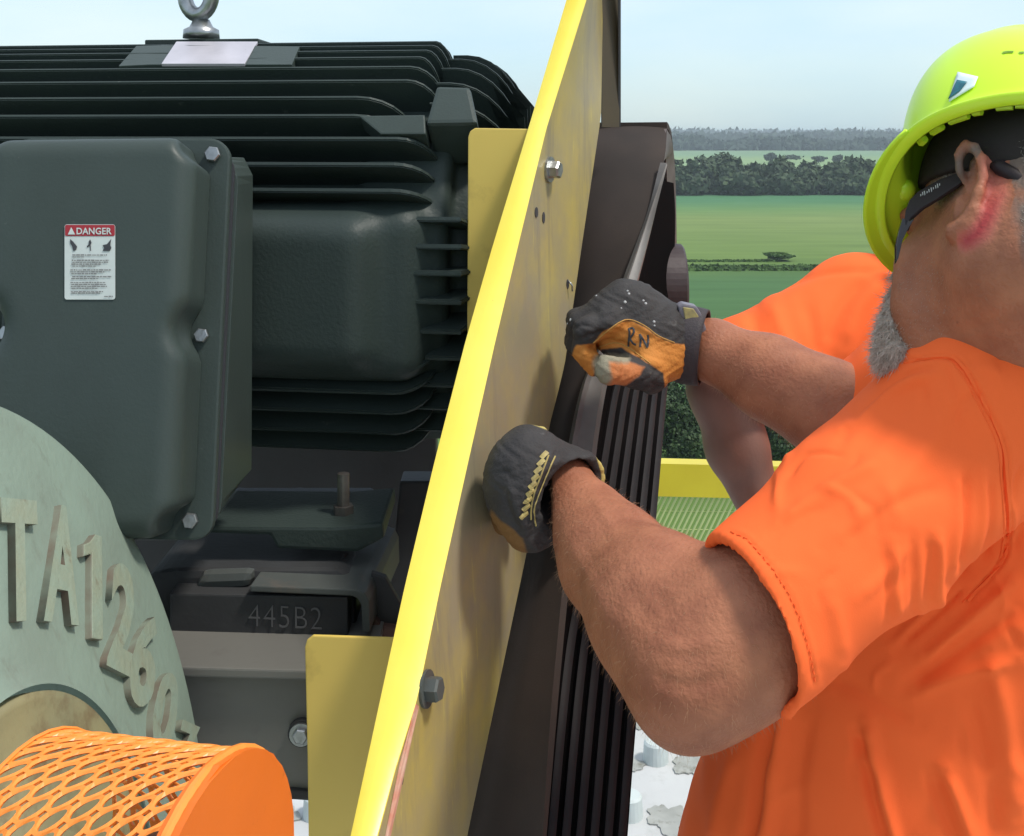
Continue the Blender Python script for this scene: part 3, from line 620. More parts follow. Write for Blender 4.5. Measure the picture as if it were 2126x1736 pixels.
def lpoly(pts, off=.0008):
    f = [bm.verts.new(lab(x, y, off)[0]) for x, y in pts]; bm.faces.new(f)
lpoly([(145, 496), (152, 502), (160, 512), (158, 519), (152, 521), (150, 512), (146, 506)]); lpoly([(184, 502), (187, 497), (190, 504), (188, 509), (189, 521), (187, 521), (186, 510), (181, 514), (180, 511), (184, 508)])
lpoly([(231, 496), (229, 508), (231, 515), (228, 521), (213, 521), (216, 515), (213, 509), (222, 507)]); lpoly([(219, 512), (224, 512), (224, 516), (218, 517)], .0010)
bm_obj('label_symbols', bm, M['ink'], box)
bm = bmesh.new(); rr = random.Random(5); y = 530
for (y, xa, xb) in ((530, 150, 222), (534, 150, 174), (541, 149, 226), (545, 150, 224), (549, 148, 210), (553, 150, 200), (561, 146, 230), (565, 146, 216), (569, 148, 200), (575, 150, 232), (579, 148, 204), (587, 146, 218), (591, 148, 220), (595, 147, 222), (599, 148, 202), (606, 147, 214), (609, 148, 208), (616, 216, 234)):
    x = xa
    while x < xb:
        w = rr.uniform(3, 9); w = min(w, xb - x); h_ = rr.uniform(1.1, 2.0); lpoly([(x, y - h_), (x + w, y - h_), (x + w, y + h_ * .4), (x, y + h_ * .4)]); x += w + 1.4
bm_obj('label_print', bm, M['inkgrey'], box)
# motor feet with stud
def bx(name, pts, d, vec, m, parent, bev=.003, dd=None): return prism(name, [P(x, y, d if dd is None else dd[i]) for i, (x, y) in enumerate(pts)], vec, m, parent, bev)
bx('foot', [(430, 1092), (700, 1094), (795, 1086), (798, 1118), (742, 1147), (575, 1140), (560, 1112), (430, 1108)], 1.285, (0, .13, 0), M['motor'], mot, .004)
sb = P(713, 1075, 1.33)
cyl('stud', sb, sb + Vector((0, 0, px2m(92, 1.33))), px2m(12.5, 1.33), M['steel_dull'], mot, 16, 0, smooth=False)
bm = bmesh.new(); add_tube(bm, [sb + Vector((0, 0, -.004)), sb + Vector((0, 0, .0))], px2m(27, 1.33), 20); add_tube(bm, [sb, sb + Vector((0, 0, px2m(26, 1.33)))], px2m(22, 1.33), 6); bm_obj('foot_nut', bm, M['steel_dull'], mot)
# slide base under the motor
sb_ = thing('slide_base', 'dark slotted slide base carrying the motor, stamped 445B2', 'motor base', P(540, 1330, 1.25))
bx('rail_tube', [(300, 1200), (330, 1188), (365, 1184), (520, 1184), (700, 1184), (735, 1200), (740, 1328), (300, 1316)], 1.262, (0, .3, 0), M['base'], sb_, .012)
bx('side_gusset', [(770, 1190), (800, 1200), (835, 1262), (835, 1310), (770, 1310)], 1.27, (.0, .012, 0), M['base'], sb_, .002)
bx('stamped_plate', [(352, 1232), (722, 1240), (722, 1325), (352, 1316)], 1.232, (0, .03, 0), M['base'], sb_, .002)
zt_ = -(1216 - HY) / F * 1.225
bm = bmesh.new()
top = [P(519, 1216, 1.225), P(738, 1224, 1.225), P(757, 1232, 1.225), P(766, 1250, 1.225), P(768, 1312, 1.225), P(752, 1314, 1.225), P(750, 1256, 1.225), P(742, 1243, 1.225), P(730, 1238, 1.225), P(519, 1229, 1.225)]
prism('slotted_bracket', top, (0.012, .20, 0), M['bracket'], sb_, .0015)
bx('rail_cap', [(418, 1190), (528, 1187), (520, 1222), (400, 1228)], 1.25, (0, .02, 0), M['bracket'], sb_, .012)
sl_ = [P(x, y, 1) for x, y in ((655, 1176), (684, 1150), (722, 1150), (700, 1170), (682, 1180))]; ztop = top[0].z + .0016
sl_ = [Vector((p.x * (ztop / p.z), ztop / p.z, ztop)) for p in sl_]
link('bracket_slot', mesh('bracket_slot', sl_ + [p - Vector((0, 0, .001)) for p in sl_], [(0, 1, 2, 3, 4)] + [(i, (i + 1) % 5, 5 + (i + 1) % 5, 5 + i) for i in range(5)]), M['ink'], sb_)
text_obj('stamped_number', '445B2', mat('stamped_grey', (.085, .085, .088), .5), sb_, P(516, 1300, 1.2305), (P(670, 1308, 1.2305) - P(516, 1300, 1.2305)), (0, 0, 1), px2m(46, 1.23), .0006, 1.1, px2m(152, 1.23), off=-.018)
bx('rusty_bracket', [(768, 1270), (790, 1300), (840, 1306), (840, 1325), (700, 1325), (768, 1312)], 1.26, (0, .05, 0), M['rust'], sb_, .002)
bm.free()
# beam below
be = thing('steel_beam', 'beige grey steel beam under the dark motor base', 'beam', P(500, 1640, 1.2))
zb0 = -(1384 - HY) / F * 1.15
bx('top_plate', [(300, 1383), (770, 1396), (770, 1415), (300, 1404)], 1.15, (0, .17, 0), M['beam'], be, .002)
bx('web_plate', [(300, 1400), (770, 1404), (770, 1655), (300, 1605)], 1.165, (0, .02, 0), M['beam'], be, .002)
bx('bottom_flange', [(300, 1612), (770, 1655), (770, 1672), (300, 1640)], 1.16, (0, .2, 0), M['base'], be, .002)
bx('rear_channel', [(300, 1330), (770, 1338), (770, 1376), (300, 1370)], 1.235, (0, .1, 0), M['beam'], be, .002)
wc = P(626, 1522, 1.16); cyl('bolt_washer', wc + Vector((0, -.002, 0)), wc + Vector((0, .01, 0)), px2m(28, 1.16), M['base'], be, 24); hexbolt(be, wc + Vector((0, -.002, 0)), (0, -1, 0), .008, M['zinc'], .007, True)
bx('shade_backing_low', [(-300, 1120), (1000, 1150), (1000, 1330), (-300, 1310)], 1.9, (0, .05, 0), M['base'], be, .003)  # added backing that fills the dark space below the motor
# added panels behind the yellow plates, stand in for the shade under the motor
bx('shade_backing', [(-200, 840), (905, 840), (905, 1180), (-200, 1180)], 1.86, (0, .05, 0), M['base'], sb_, .003)
bx('shade_backing_side', [(830, 1000), (960, 1000), (900, 1340), (800, 1340)], 1.55, (0, .05, 0), M['base'], sb_, .003)

# ------------------------------------------------------------------ gear reducer
gr = thing('gear_reducer', 'pale green gearbox housing with raised TA1260 lettering, lower left', 'gearbox', P(100, 1736, 1.2))
psi, tl = .10, .234; gn = Vector((math.cos(psi) * math.cos(tl), -math.sin(psi) * math.cos(tl), math.sin(tl))); GK = .66; gc = Vector((-.536, 1.15, -.822)) * GK
ga = gn.cross(Vector((0, 0, 1))).normalized(); gb = gn.cross(ga).normalized()
prof = [(-.30, .545), (-.03, .556), (-.012, .561), (0, .561), (.003, .556), (.006, .545), (.03, .44), (.05, .34), (.066, .262), (.073, .243), (.078, .2375)]
V = []; n = 128
for hgt, rad in prof:
    for k in range(n): a = 2 * math.pi * k / n; V.append(gc + (gn * hgt + ga * rad * math.cos(a) + gb * rad * math.sin(a)) * GK)
Fq = [(i * n + k, i * n + (k + 1) % n, (i + 1) * n + (k + 1) % n, (i + 1) * n + k) for i in range(len(prof) - 1) for k in range(n)]
me = mesh('housing', V, Fq); ho_ = link('housing', me, M['gear'], gr, True); gbv = BVHTree.FromPolygons([tuple(v) for v in V], Fq)
V = []; prof = [(.06, .232), (.0765, .231), (.0755, .222), (.0755, .10), (.09, .098), (.09, .0)]
for hgt, rad in prof:
    for k in range(n): a = 2 * math.pi * k / n; V.append(gc + (gn * hgt + ga * rad * math.cos(a) + gb * rad * math.sin(a)) * GK)
Fq = [(i * n + k, i * n + (k + 1) % n, (i + 1) * n + (k + 1) % n, (i + 1) * n + k) for i in range(len(prof) - 1) for k in range(n)]
link('hub_cover', mesh('hub_cover', V, Fq), M['hub'], gr, True)
tb_ = hit(gbv, 60, 1500)
def raised(ch, bl, br, tl_, h=.0062):
    """one cast letter: bottom-left, bottom-right and top-left corners in sheet units, set on the housing"""
    q = []
    for x, y in (bl, br, tl_):
        c, nn = hit(gbv, x, y); q.append((c, nn))
    c, nn = q[0]; X = q[1][0] - c; Y = q[2][0] - c
    if ch == '1':
        pl_ = [(.42, 0), (1, 0), (1, 1), (.62, 1), (.30, .90), (.0, .86), (.0, .74), (.42, .79)]; pts = [c + X * u + Y * v for u, v in pl_]
        o = prism('raised_letter', [p - gn * .004 for p in pts], gn * (h + .004), None, gr, .0012)
        o.data.materials.append(M['letter']); o.data.materials.append(M['letter_side'])
        for p_ in o.data.polygons: p_.material_index = 0 if abs(p_.normal.dot(gn)) > .8 else 1
        o['label'] = 'cast raised character 1'; return o
    cu = bpy.data.curves.new('letter', 'FONT'); cu.body = ch; cu.size = 1; cu.extrude = .5; cu.resolution_u = 5; cu.offset = .035
    o = bpy.data.objects.new('letter', cu); COL.objects.link(o); bpy.context.view_layer.update()
    me = bpy.data.meshes.new_from_object(o.evaluated_get(bpy.context.evaluated_depsgraph_get())); bpy.data.objects.remove(o)
    co = np.empty(len(me.vertices) * 3, np.float32); me.vertices.foreach_get('co', co); co = co.reshape(-1, 3)
    u = (co[:, 0] - co[:, 0].min()) / (co[:, 0].max() - co[:, 0].min()); v = (co[:, 1] - co[:, 1].min()) / (co[:, 1].max() - co[:, 1].min())
    wob = .0008 * np.sin(v * 23 + ord(ch[0])) * (co[:, 2] > 0)
    nvv = np.array(c) + np.outer(u, X) + np.outer(v, Y) + np.outer(np.where(co[:, 2] > 0, h, -.004), gn) + np.outer(wob, X.normalized())
    me.vertices.foreach_set('co', nvv.astype(np.float32).ravel()); me.update()
    me.materials.append(M['letter']); me.materials.append(M['letter_side'])
    for p in me.polygons: p.material_index = 0 if abs(p.normal.dot(gn)) > .8 else 1
    lo_ = link('raised_letter', me, None, gr); lo_['label'] = 'cast raised character ' + ch; return lo_
raised('T', (-14, 1296), (66, 1290), (-14, 1036)); raised('A', (74, 1292), (148, 1302), (84, 1042)); raised('1', (158, 1326), (200, 1332), (160, 1104))
raised('2', (206, 1384), (262, 1412), (222, 1160)); raised('6', (246, 1456), (300, 1482), (276, 1262)); raised('0', (292, 1552), (340, 1574), (322, 1386)); raised('7', (346, 1606), (386, 1618), (366, 1496))

# ------------------------------------------------------------------ orange shaft guard
og = thing('shaft_guard', 'bright orange rounded guard of expanded metal, lower left corner', 'machine guard', P(300, 1800, .85))
oa = Vector((.962, -.27, .045)).normalized()                         # axis, towards its closed right end
capc = P(462, 1925, .62); RG = .0845
oe1 = Vector((0, 0, 1)); oe2 = oa.cross(oe1).normalized()
if oe2.y > 0: oe2 = -oe2                                            # towards the eye
def gpt(s, a, r=RG):  # a: 0 top, + towards the eye
    return capc - oa * s + oe1 * r * math.cos(a) + oe2 * r * math.sin(a)
bm = bmesh.new(); pol = []
for k in range(40):
    a = 2 * math.pi * k / 40; pol.append(gpt(0, a, RG * (1.012 if k % 5 == 0 else 1.0) + .001))
f1 = [bm.verts.new(p) for p in pol]; bm.faces.new(f1); f2 = [bm.verts.new(p - oa * .012) for p in pol]; bm.faces.new(f2[::-1])
for k in range(40): bm.faces.new((f1[k], f2[k], f2[(k + 1) % 40], f1[(k + 1) % 40]))
bmesh.ops.bevel(bm, geom=[e for e in bm.edges if any(len(f.verts) > 4 for f in e.link_faces)], offset=.0015, segments=2, affect='EDGES')
bm_obj('end_cap', bm, M['orange'], og)
# expanded metal: staggered cells, each an outer hexagon with a rounded opening
bm = bmesh.new(); cs, ca = .0305, .0125; ns, na = 9, 56
def wv(s, a, r): return gpt(s, a, r)
cell = [(.5, .0), (.34, .5), (-.34, .5), (-.5, 0), (-.34, -.5), (.34, -.5)]
m_in = 24
vc = {}
def getv(s, arc, r=RG):
    key = (round(s, 5), round(arc, 5), round(r, 5))
    if key not in vc: vc[key] = bm.verts.new(wv(s, arc / RG, r))
    return vc[key]
pitch_s = .0144; pitch_a = .0122; rows = int(2 * math.pi * RG / pitch_a / 2 + 8)
for i in range(0, 8):
    for j in range(-26, 18):
        cs_ = .010 + pitch_s * (i + .5); ca_ = pitch_a * j + .0080 * i
        q = [(cs_ - pitch_s / 2, ca_ - pitch_a / 2), (cs_ + pitch_s / 2, ca_ - pitch_a / 2), (cs_ + pitch_s / 2, ca_ + pitch_a / 2), (cs_ - pitch_s / 2, ca_ + pitch_a / 2)]
        ring = []
        for k in range(16):
            a = 2 * math.pi * (k + .5) / 16; u, v = math.cos(a), math.sin(a); u = math.copysign(abs(u) ** .85, u); v = math.copysign(abs(v) ** .85, v)
            ring.append(bm.verts.new(wv(cs_ + .0056 * u, (ca_ + .0050 * v + .0040 * u) / RG, RG - .0004 + .0009 * v)))
        # outer square outline with 16 points
        out = []
        for k in range(16):
            a = 2 * math.pi * (k + .5) / 16; u, v = math.cos(a), math.sin(a); mm = max(abs(u), abs(v)); out.append(getv(cs_ + pitch_s / 2 * u / mm, ca_ + pitch_a / 2 * v / mm + .0040 * u / mm))
        for k in range(16):
            try: bm.faces.new((out[k], out[(k + 1) % 16], ring[(k + 1) % 16], ring[k]))
            except ValueError: pass
bmesh.ops.recalc_face_normals(bm, faces=bm.faces)
em = bm_obj('expanded_metal', bm, M['orange_lit'], og); md = em.modifiers.new('thickness', 'SOLIDIFY'); md.thickness = .0016; md.offset = -1
bm = bmesh.new(); arc = [gpt(.007, a, RG + .0008) for a in np.linspace(-2.6, 3.5, 40)]; arc2 = [gpt(.010 + 8 * pitch_s, a, RG + .0008) for a in np.linspace(-2.6, 3.5, 40)]
add_tube(bm, arc, .0026, 6); bm_obj('rim_band', bm, M['orange_lit'], og); bm = bmesh.new(); add_tube(bm, arc2, .0012, 6); bm_obj('rim_band', bm, M['orange_lit'], og)
shf = thing('drive_shaft', 'dark greasy shaft and collar seen inside the orange mesh guard', 'shaft', capc - oa * .1)
cyl('shaft', capc - oa * .02, capc - oa * .12, .020, M['dark'], shf, 24)
cyl('collar', capc - oa * .02, capc - oa * .055, .040, M['shaft'], shf, 24)
for k in range(6):
    a = k * math.pi / 3 + .3; c = capc + (oe1 * math.cos(a) + oe2 * math.sin(a)) * .034; cyl('collar_bolt', c - oa * .055, c - oa * .068, .006, M['shaft'], shf, 6)

# ------------------------------------------------------------------ yellow belt guard
bg = thing('belt_guard', 'tall yellow steel belt guard with bright edge, dusty inside', 'machine guard', P(800, 1736, 1.0))
def dY(y): return 1.40 - .50 * y / 1736
Ledge = [(1193, -60), (1176, 0), (1101, 253), (1021, 517), (966, 710), (902, 959), (840, 1219), (728, 1736), (700, 1850)]
Redge = [(1236, -60), (1217, 0), (1134, 268), (1074, 517), (1028, 710), (972, 959), (914, 1219), (866, 1451), (822, 1591), (783, 1736), (750, 1850)]
Fedge = [(1253, -60), (1252, 0), (1248, 240), (1205, 530), (1172, 760), (1142, 880), (1095, 1140), (1030, 1450), (970, 1736), (948, 1850)]
ys = np.linspace(-60, 1850, 60)
def edge(E, extra): return [P(np.interp(y, [e[1] for e in E], [e[0] for e in E]), y, dY(y) + extra) for y in ys]
ribbon('edge_flange', edge(Ledge, .002), edge(Redge, .0), M['yellow'], bg, .003, 3, prof=lambda u: .0035 * math.sin(math.pi * u) ** .7)
gA = edge(Redge, .001); gB = edge(Fedge, .18)
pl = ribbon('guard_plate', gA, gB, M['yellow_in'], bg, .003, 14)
GP = [np.array(gA), np.array(gB)]
def on_guard(x, y):
    i = int(np.argmin(abs(ys - y))); a, b = gA[i], gB[i]; n = (b - a).cross(gA[min(i + 1, 59)] - gA[i - 1]).normalized(); n = -n if n.dot(a) > 0 else n
    return on_plane(x, y, a, n), n
q, n_ = on_guard(1140, 350)
for x, y, r0 in ((1140, 352, .013), (884, 1430, .0135)):
    q, n_ = on_guard(x, y); hexbolt(bg, q, n_, r0 * .8, M['zinc'] if y < 900 else M['bracket'], .014, True)
for x, y, w_, h_ in ((1113, 441, 3.2, 11), (1128, 452, 2.6, 12), (833, 1612, 3.5, 18), (1178, 590, 2.5, 10)):
    pp = []
    for k in range(12): a = 2 * math.pi * k / 12; q, n_ = on_guard(x + w_ * math.cos(a), y + h_ * math.sin(a)); pp.append(q + n_ * .0008)
    prism('slot_hole', pp, -n_ * .0006, M['ink'], bg)
q, n_ = on_guard(1178, 582); tube('wire_clip', [q + n_ * .001, q + n_ * .005 + Vector((.001, 0, -.006)), q + n_ * .002 + Vector((.004, 0, -.013))], .0011, M['zinc'], bg, 6)
# rear flange, seen only above the belt
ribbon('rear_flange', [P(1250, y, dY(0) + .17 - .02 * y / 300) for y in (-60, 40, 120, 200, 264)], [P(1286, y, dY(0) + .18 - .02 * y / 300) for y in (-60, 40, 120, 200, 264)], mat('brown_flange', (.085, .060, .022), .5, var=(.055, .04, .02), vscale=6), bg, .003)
ribbon('rear_lip', [P(1284, y, dY(0) + .165) for y in (-60, 80, 200, 264)], [P(1289, y, dY(0) + .165) for y in (-60, 80, 200, 264)], M['ink'], bg, .01)
def tab(pts, d, nm='mounting_tab'): return prism(nm, [P(x, y, d) for x, y in pts], (0, .004, 0), M['yellow_tab'], bg, .0012)
tab([(972, 285), (976, 273), (986, 266), (1110, 268), (1060, 420), (1000, 690), (970, 690)], 1.33)
tab([(633, 1345), (637, 1330), (650, 1320), (830, 1326), (760, 1736), (752, 1850), (642, 1850), (638, 1560)], 1.10)
prism('peeled_edge', [on_guard(x, y)[0] + on_guard(x, y)[1] * .001 for x, y in ((862, 1462), (868, 1466), (838, 1600), (808, 1740), (800, 1800), (788, 1800), (800, 1730), (828, 1590))], -n_ * .0008, mat('pink_primer', (.55, .20, .13), .6, var=(.6, .4, .3), vscale=90), bg)

# ------------------------------------------------------------------ belt and sheave
bt = thing('drive_belt', 'wide dark ribbed drive belt looped over the sheave, gripped by gloved hands', 'drive belt', P(1200, 1736, 1.15))
nl = [(1240, 268, 1.66), (1228, 285, 1.64), (1216, 320, 1.61), (1202, 420, 1.57), (1190, 530, 1.53), (1174, 640, 1.49), (1152, 780, 1.43), (1128, 900, 1.39), (1080, 1140, 1.31), (1046, 1300, 1.26), (990, 1560, 1.18), (955, 1736, 1.12), (930, 1850, 1.09)]
nr = [(1385, 266, 1.66), (1384, 290, 1.63), (1378, 330, 1.59), (1363, 400, 1.54), (1335, 480, 1.49), (1304, 570, 1.45), (1250, 720, 1.39), (1205, 860, 1.34), (1176, 1140, 1.25), (1160, 1300, 1.20), (1142, 1500, 1.14), (1127, 1736, 1.09), (1122, 1850, 1.06)]
ts = np.linspace(0, 1, 50)
A_ = at_t(smoothpoly(nl, 6), ts); B_ = at_t(smoothpoly(nr, 6), ts)
bend = lambda L: [P(*q) for q in L]
ribbon('outer_band', bend(A_), bend(B_), M['belt'], bt, .009, 8, prof=lambda u: .004 * math.sin(math.pi * u))
# top of the loop turning over and down behind
ta = [P(1240, 268, 1.66), P(1242, 266, 1.69), P(1246, 270, 1.73), P(1250, 290, 1.77), P(1256, 340, 1.80), P(1262, 440, 1.82)]
tb2 = [P(1385, 266, 1.66), P(1387, 267, 1.69), P(1390, 276, 1.73), P(1397, 310, 1.77), P(1402, 390, 1.80), P(1405, 620, 1.82)]
ribbon('belt_turn', [P(*q) for q in [(1240, 268, 1.66), (1243, 267, 1.70), (1248, 275, 1.75), (1252, 300, 1.79), (1258, 620, 1.82)]], [P(*q) for q in [(1385, 266.5, 1.66), (1388, 270, 1.70), (1394, 286, 1.75), (1401, 340, 1.79), (1404, 620, 1.82)]], M['belt'], bt, .009, 3)
sidc = mat('belt_side_rubber', (.13, .105, .10), .5, var=(.07, .055, .052), vscale=25, bump=.3)
e1 = at_t(smoothpoly([(1384, 268, 1.655), (1393, 284, 1.69), (1400, 330, 1.73), (1404, 430, 1.76), (1406, 640, 1.79)], 6), np.linspace(0, 1, 24)); e2 = at_t(smoothpoly([(1366, 372, 1.56), (1376, 322, 1.62), (1383, 335, 1.68), (1386, 440, 1.72), (1386, 640, 1.75)], 6), np.linspace(0, 1, 24))
ribbon('belt_side_or_shade', [P(*q) for q in e1], [P(*q) for q in e2], sidc, bt, .004)
el = [(1380, 338, 1.575), (1345, 448, 1.51), (1300, 575, 1.44), (1247, 718, 1.385), (1214, 790, 1.36), (1190, 895, 1.33), (1172, 1010, 1.29), (1160, 1150, 1.245)]
er_ = [(1382, 342, 1.575), (1361, 448, 1.51), (1326, 590, 1.44), (1286, 728, 1.385), (1262, 800, 1.36), (1242, 928, 1.33), (1232, 1020, 1.29), (1200, 1160, 1.245)]
ribbon('belt_edge', [P(x, y, d - .012) for x, y, d in at_t(smoothpoly(el, 6), np.linspace(0, 1, 36))], [P(x, y, d - .006) for x, y, d in at_t(smoothpoly(er_, 6), np.linspace(0, 1, 36))], M['beltedge'], bt, .006, 4, prof=lambda u: .003 * math.cos(u * 9))
# ribbed inner face of the rear strand
rl_ = [(1368, 372, 1.66), (1348, 450, 1.62), (1325, 590, 1.56), (1288, 730, 1.50), (1262, 810, 1.47), (1242, 930, 1.43), (1205, 1160, 1.36), (1166, 1350, 1.29), (1128, 1736, 1.17), (1118, 1850, 1.13)]
rr_ = [(1398, 372, 1.74), (1402, 450, 1.72), (1398, 590, 1.68), (1386, 760, 1.60), (1380, 830, 1.57), (1370, 960, 1.50), (1356, 1140, 1.42), (1326, 1440, 1.30), (1303, 1736, 1.20), (1296, 1850, 1.16)]
Al = at_t(smoothpoly(rl_, 6), np.linspace(0, 1, 60)); Bl = at_t(smoothpoly(rr_, 6), np.linspace(0, 1, 60))
Ap = np.array([P(*q) for q in Al]); Bp = np.array([P(*q) for q in Bl])
ribbon('belt_backing', Ap, Bp, M['loop_shade'], bt, .004)
wv_ = Bp - Ap; tdn = np.gradient((Ap + Bp) / 2, axis=0); nn = np.cross(wv_, tdn); nn /= np.linalg.norm(nn, axis=1)[:, None]; nn *= -np.sign((nn[20] @ Ap[20]))
NR = 6
ribbon('belt_side_or_shade', [P(np.interp(y, [q[1] for q in nr], [q[0] for q in nr]) - 14, y, np.interp(y, [q[1] for q in nr], [q[2] for q in nr]) + .012) for y in range(300, 1851, 50)], [P(np.interp(y, Al[:, 1], Al[:, 0]) + 12, y, np.interp(y, Al[:, 1], Al[:, 2]) + .006) for y in range(300, 1851, 50)], M['loop_shade'], bt, .003)  # black sheet added for the dark space between the strands
for k in range(NR):
    u0 = (k + .12) / NR; u1 = (k + .70) / NR; ww = np.linalg.norm(wv_, axis=1)[:, None]; i0 = int(np.searchsorted(Al[:, 1], 640))
    ribbon('belt_rib', (Ap + wv_ * u0 + nn * .0072)[i0:], (Ap + wv_ * u1 + nn * .0072)[i0:], M['rib'], bt, .0072, 3, prof=lambda u: .0012 * math.sin(math.pi * u))
shv = thing('grooved_sheave', 'dark iron sheave with bushing inside the belt loop', 'pulley', P(1390, 600, 1.75))
a0 = Vector((.125, 1.80, -.26)); a1 = Vector((.205, 1.80, -.26)); bm = bmesh.new(); pp = []; rad = []
for k in range(9):
    pp += [a0.lerp(a1, k / 8 + .001), a0.lerp(a1, (k + .5) / 8)] if k < 8 else [a1]; rad += [.175, .163] if k < 8 else [.175]
add_tube(bm, pp, rad, 64); bm_obj('grooved_rim', bm, M['sheave'], shv)
hc_ = P(1370, 600, 1.72); bm = bmesh.new(); add_tube(bm, [hc_, hc_ + Vector((.031, 0, 0)), hc_ + Vector((.034, 0, 0))], [.067, .067, .064], 48); bm_obj('bushing_hub', bm, M['hubiron'], shv, False)
hc2 = hc_ + Vector((-.06, .05, 0)); cyl('motor_shaft', hc2 - Vector((.02, 0, 0)), hc2 + Vector((.06, 0, 0)), .035, M['sheave'], shv, 24)

# ------------------------------------------------------------------ people
def skinmat(name):
    m = mat(name, (.40, .156, .082), .55, var=(.275, .098, .052), vscale=34, detail=10, dirt=(.13, .05, .03), dscale=110, dlo=.64, dhi=.72, bump=.65, bscale=260, sss=.04, spec=.3, damt=.45, bdetail=8); return m
M['skin'] = skinmat('skin'); M['skin2'] = mat('darker_skin', (.21, .095, .065), .55, var=(.16, .07, .05), vscale=20, detail=6, bump=.2, bscale=200, sss=.1)  # rear worker has a darker brown skin of his own
def shirtmat(name): return mat(name, (.97, .158, .038), .85, var=(.93, .142, .034), vscale=9, detail=3, bump=.10, bscale=900, spec=.15)
M['shirt'] = shirtmat('orange_shirt_cotton'); M['shirt2'] = shirtmat('rear_orange_shirt_cotton')
M['helmet'] = mat('lime_hard_hat_plastic', (.62, .90, .035), .3, var=(.58, .87, .03), vscale=8, spec=.5)
M['band'] = mat('sweatband_cloth', (.022, .016, .014), .85, bump=.3, bscale=200)
M['glass'] = mat('dark_frame_plastic', (.028, .021, .022), .5, spec=.2)
M['lens'] = mat('smoked_lens', (.012, .01, .012), .08)
M['jeans'] = mat('jeans', (.03, .04, .07), .9, var=(.05, .06, .09), vscale=30)
# --- front worker
w1 = thing('person', 'worker in lime hard hat and orange shirt, gloved hands on the belt', 'person', (.42, 1.1, FZ))
hf = Vector((-.6111, .6804, -.4044)); hl = Vector((-.7771, -.4187, .4699)); hu = Vector((.1503, .6014, .7846)); hC = Vector((.447, 1.0, -.047))
def hp(f, l, u): return hC + hf * f + hl * l + hu * u
MH = np.array([list(hf), list(hl), list(hu)])
m_ = lambda r, d: r * d / F
SK = SDF((.035, .74, -.66), (.72, 1.50, .04), .0030)
# head and neck
SK.ell(hp(-.012, 0, -.010), (.103, .080, .105), MH, k=.02)
SK.ell(hp(.018, 0, -.075), (.080, .066, .085), MH, k=.03)
SK.cone(hp(.060, 0, -.120), hp(.0, .040, -.110), .026, .028, k=.04)         # jaw
SK.cone(hp(.060, 0, -.125), hp(.0, -.045, -.120), .028, .030, k=.04)
SK.cone(hp(.092, 0, -.055), hp(.110, 0, -.085), .010, .013, k=.015)        # nose
SK.ell(hp(.086, 0, -.020), (.018, .060, .014), MH, k=.02)                    # brow
SK.ell(hp(.062, .040, -.065), (.028, .022, .024), MH, k=.02); SK.ell(hp(.062, -.040, -.065), (.028, .022, .024), MH, k=.02)
SK.ell(hp(.092, 0, -.112), (.012, .022, .007), MH, k=.012)                   # lips
nb = P(2170, 780, 1.14)
SK.cone(P(1906, 555, .99), P(1914, 640, .98), .0170, .0175, k=.03); SK.cone(P(1914, 640, .98), P(1930, 720, .97), .0175, .02, k=.03)
SK.cone(hp(-.030, .005, -.085), nb, .066, .078, k=.05)
SK.cone(hp(.0, .045, -.10), P(2010, 770, 1.10), .030, .045, k=.05)
# ear, on the side turned to the eye
earp = hp(-.01, .0755, -.05)
def ep(x, y, o=0.0): return on_plane(x, y, earp, hl) + hl * o
hel = [(2024, 399, .006), (2020, 372, .014), (2025, 347, .019), (2041, 329, .021), (2060, 334, .021), (2073, 356, .020), (2073, 388, .017), (2064, 425, .018), (2050, 460, .017)]
for a, b in zip(hel, hel[1:]): SK.cone(ep(a[0], a[1], a[2] + .003), ep(b[0], b[1], b[2] + .003), .0042, .0042, k=.003)
for a, b in (((2050, 460, .018), (2032, 486, .018)), ((2032, 486, .018), (2008, 503, .017)), ((2008, 503, .017), (1998, 490, .013)), ((2050, 430, .010), (2012, 490, .010))): SK.cone(ep(*a), ep(*b), .0055, .0058, k=.006)
SK.cone(ep(2046, 350, .009), ep(2052, 420, .006), .0085, .008, k=.008); SK.cone(ep(2052, 380, .012), ep(2034, 440, .009), .004, .0035, k=.005)
SK.ell(ep(2036, 400, .013), (.0075, .006, .012), MH, k=.005, op='sub'); SK.ell(ep(2038, 362, .015), (.006, .004, .010), MH, k=.004, op='sub')
SK.cone(ep(2008, 425, .010), ep(2003, 455, .010), .004, .004, k=.006)       # tragus
# near arm: wrist, forearm, elbow, upper arm
wr = P(1170, 1003, 1.125); fa = P(1275, 1165, 1.03); fb = P(1375, 1275, .95); elb = P(1442, 1392, .89); ua = P(1562, 1296, .90); sh1 = P(2010, 880, 1.02)
SK.cone(P(1120, 985, 1.15), wr, .024, .0255, k=.01)
SK.cone(wr, P(1228, 1092, 1.08), .0255, .0345, k=.015)
SK.cone(P(1228, 1092, 1.08), fa, .0345, .0440, k=.02)
SK.cone(fa, fb, .0440, .0540, k=.03)
SK.cone(fb, elb, .0520, .0490, k=.04)
SK.cone(P(1412, 1478, .89), elb, .022, .036, k=.02)                        # point of the elbow
SK.cone(elb, ua, .0490, .0510, k=.03)
SK.cone(ua, sh1, .0510, .056, k=.04)
SK.ell(P(1370, 1235, .955), (.040, .05, .035), None, k=.03)                  # brachioradialis
SK.ell(P(1520, 1370, .90), (.036, .04, .030), None, k=.03)
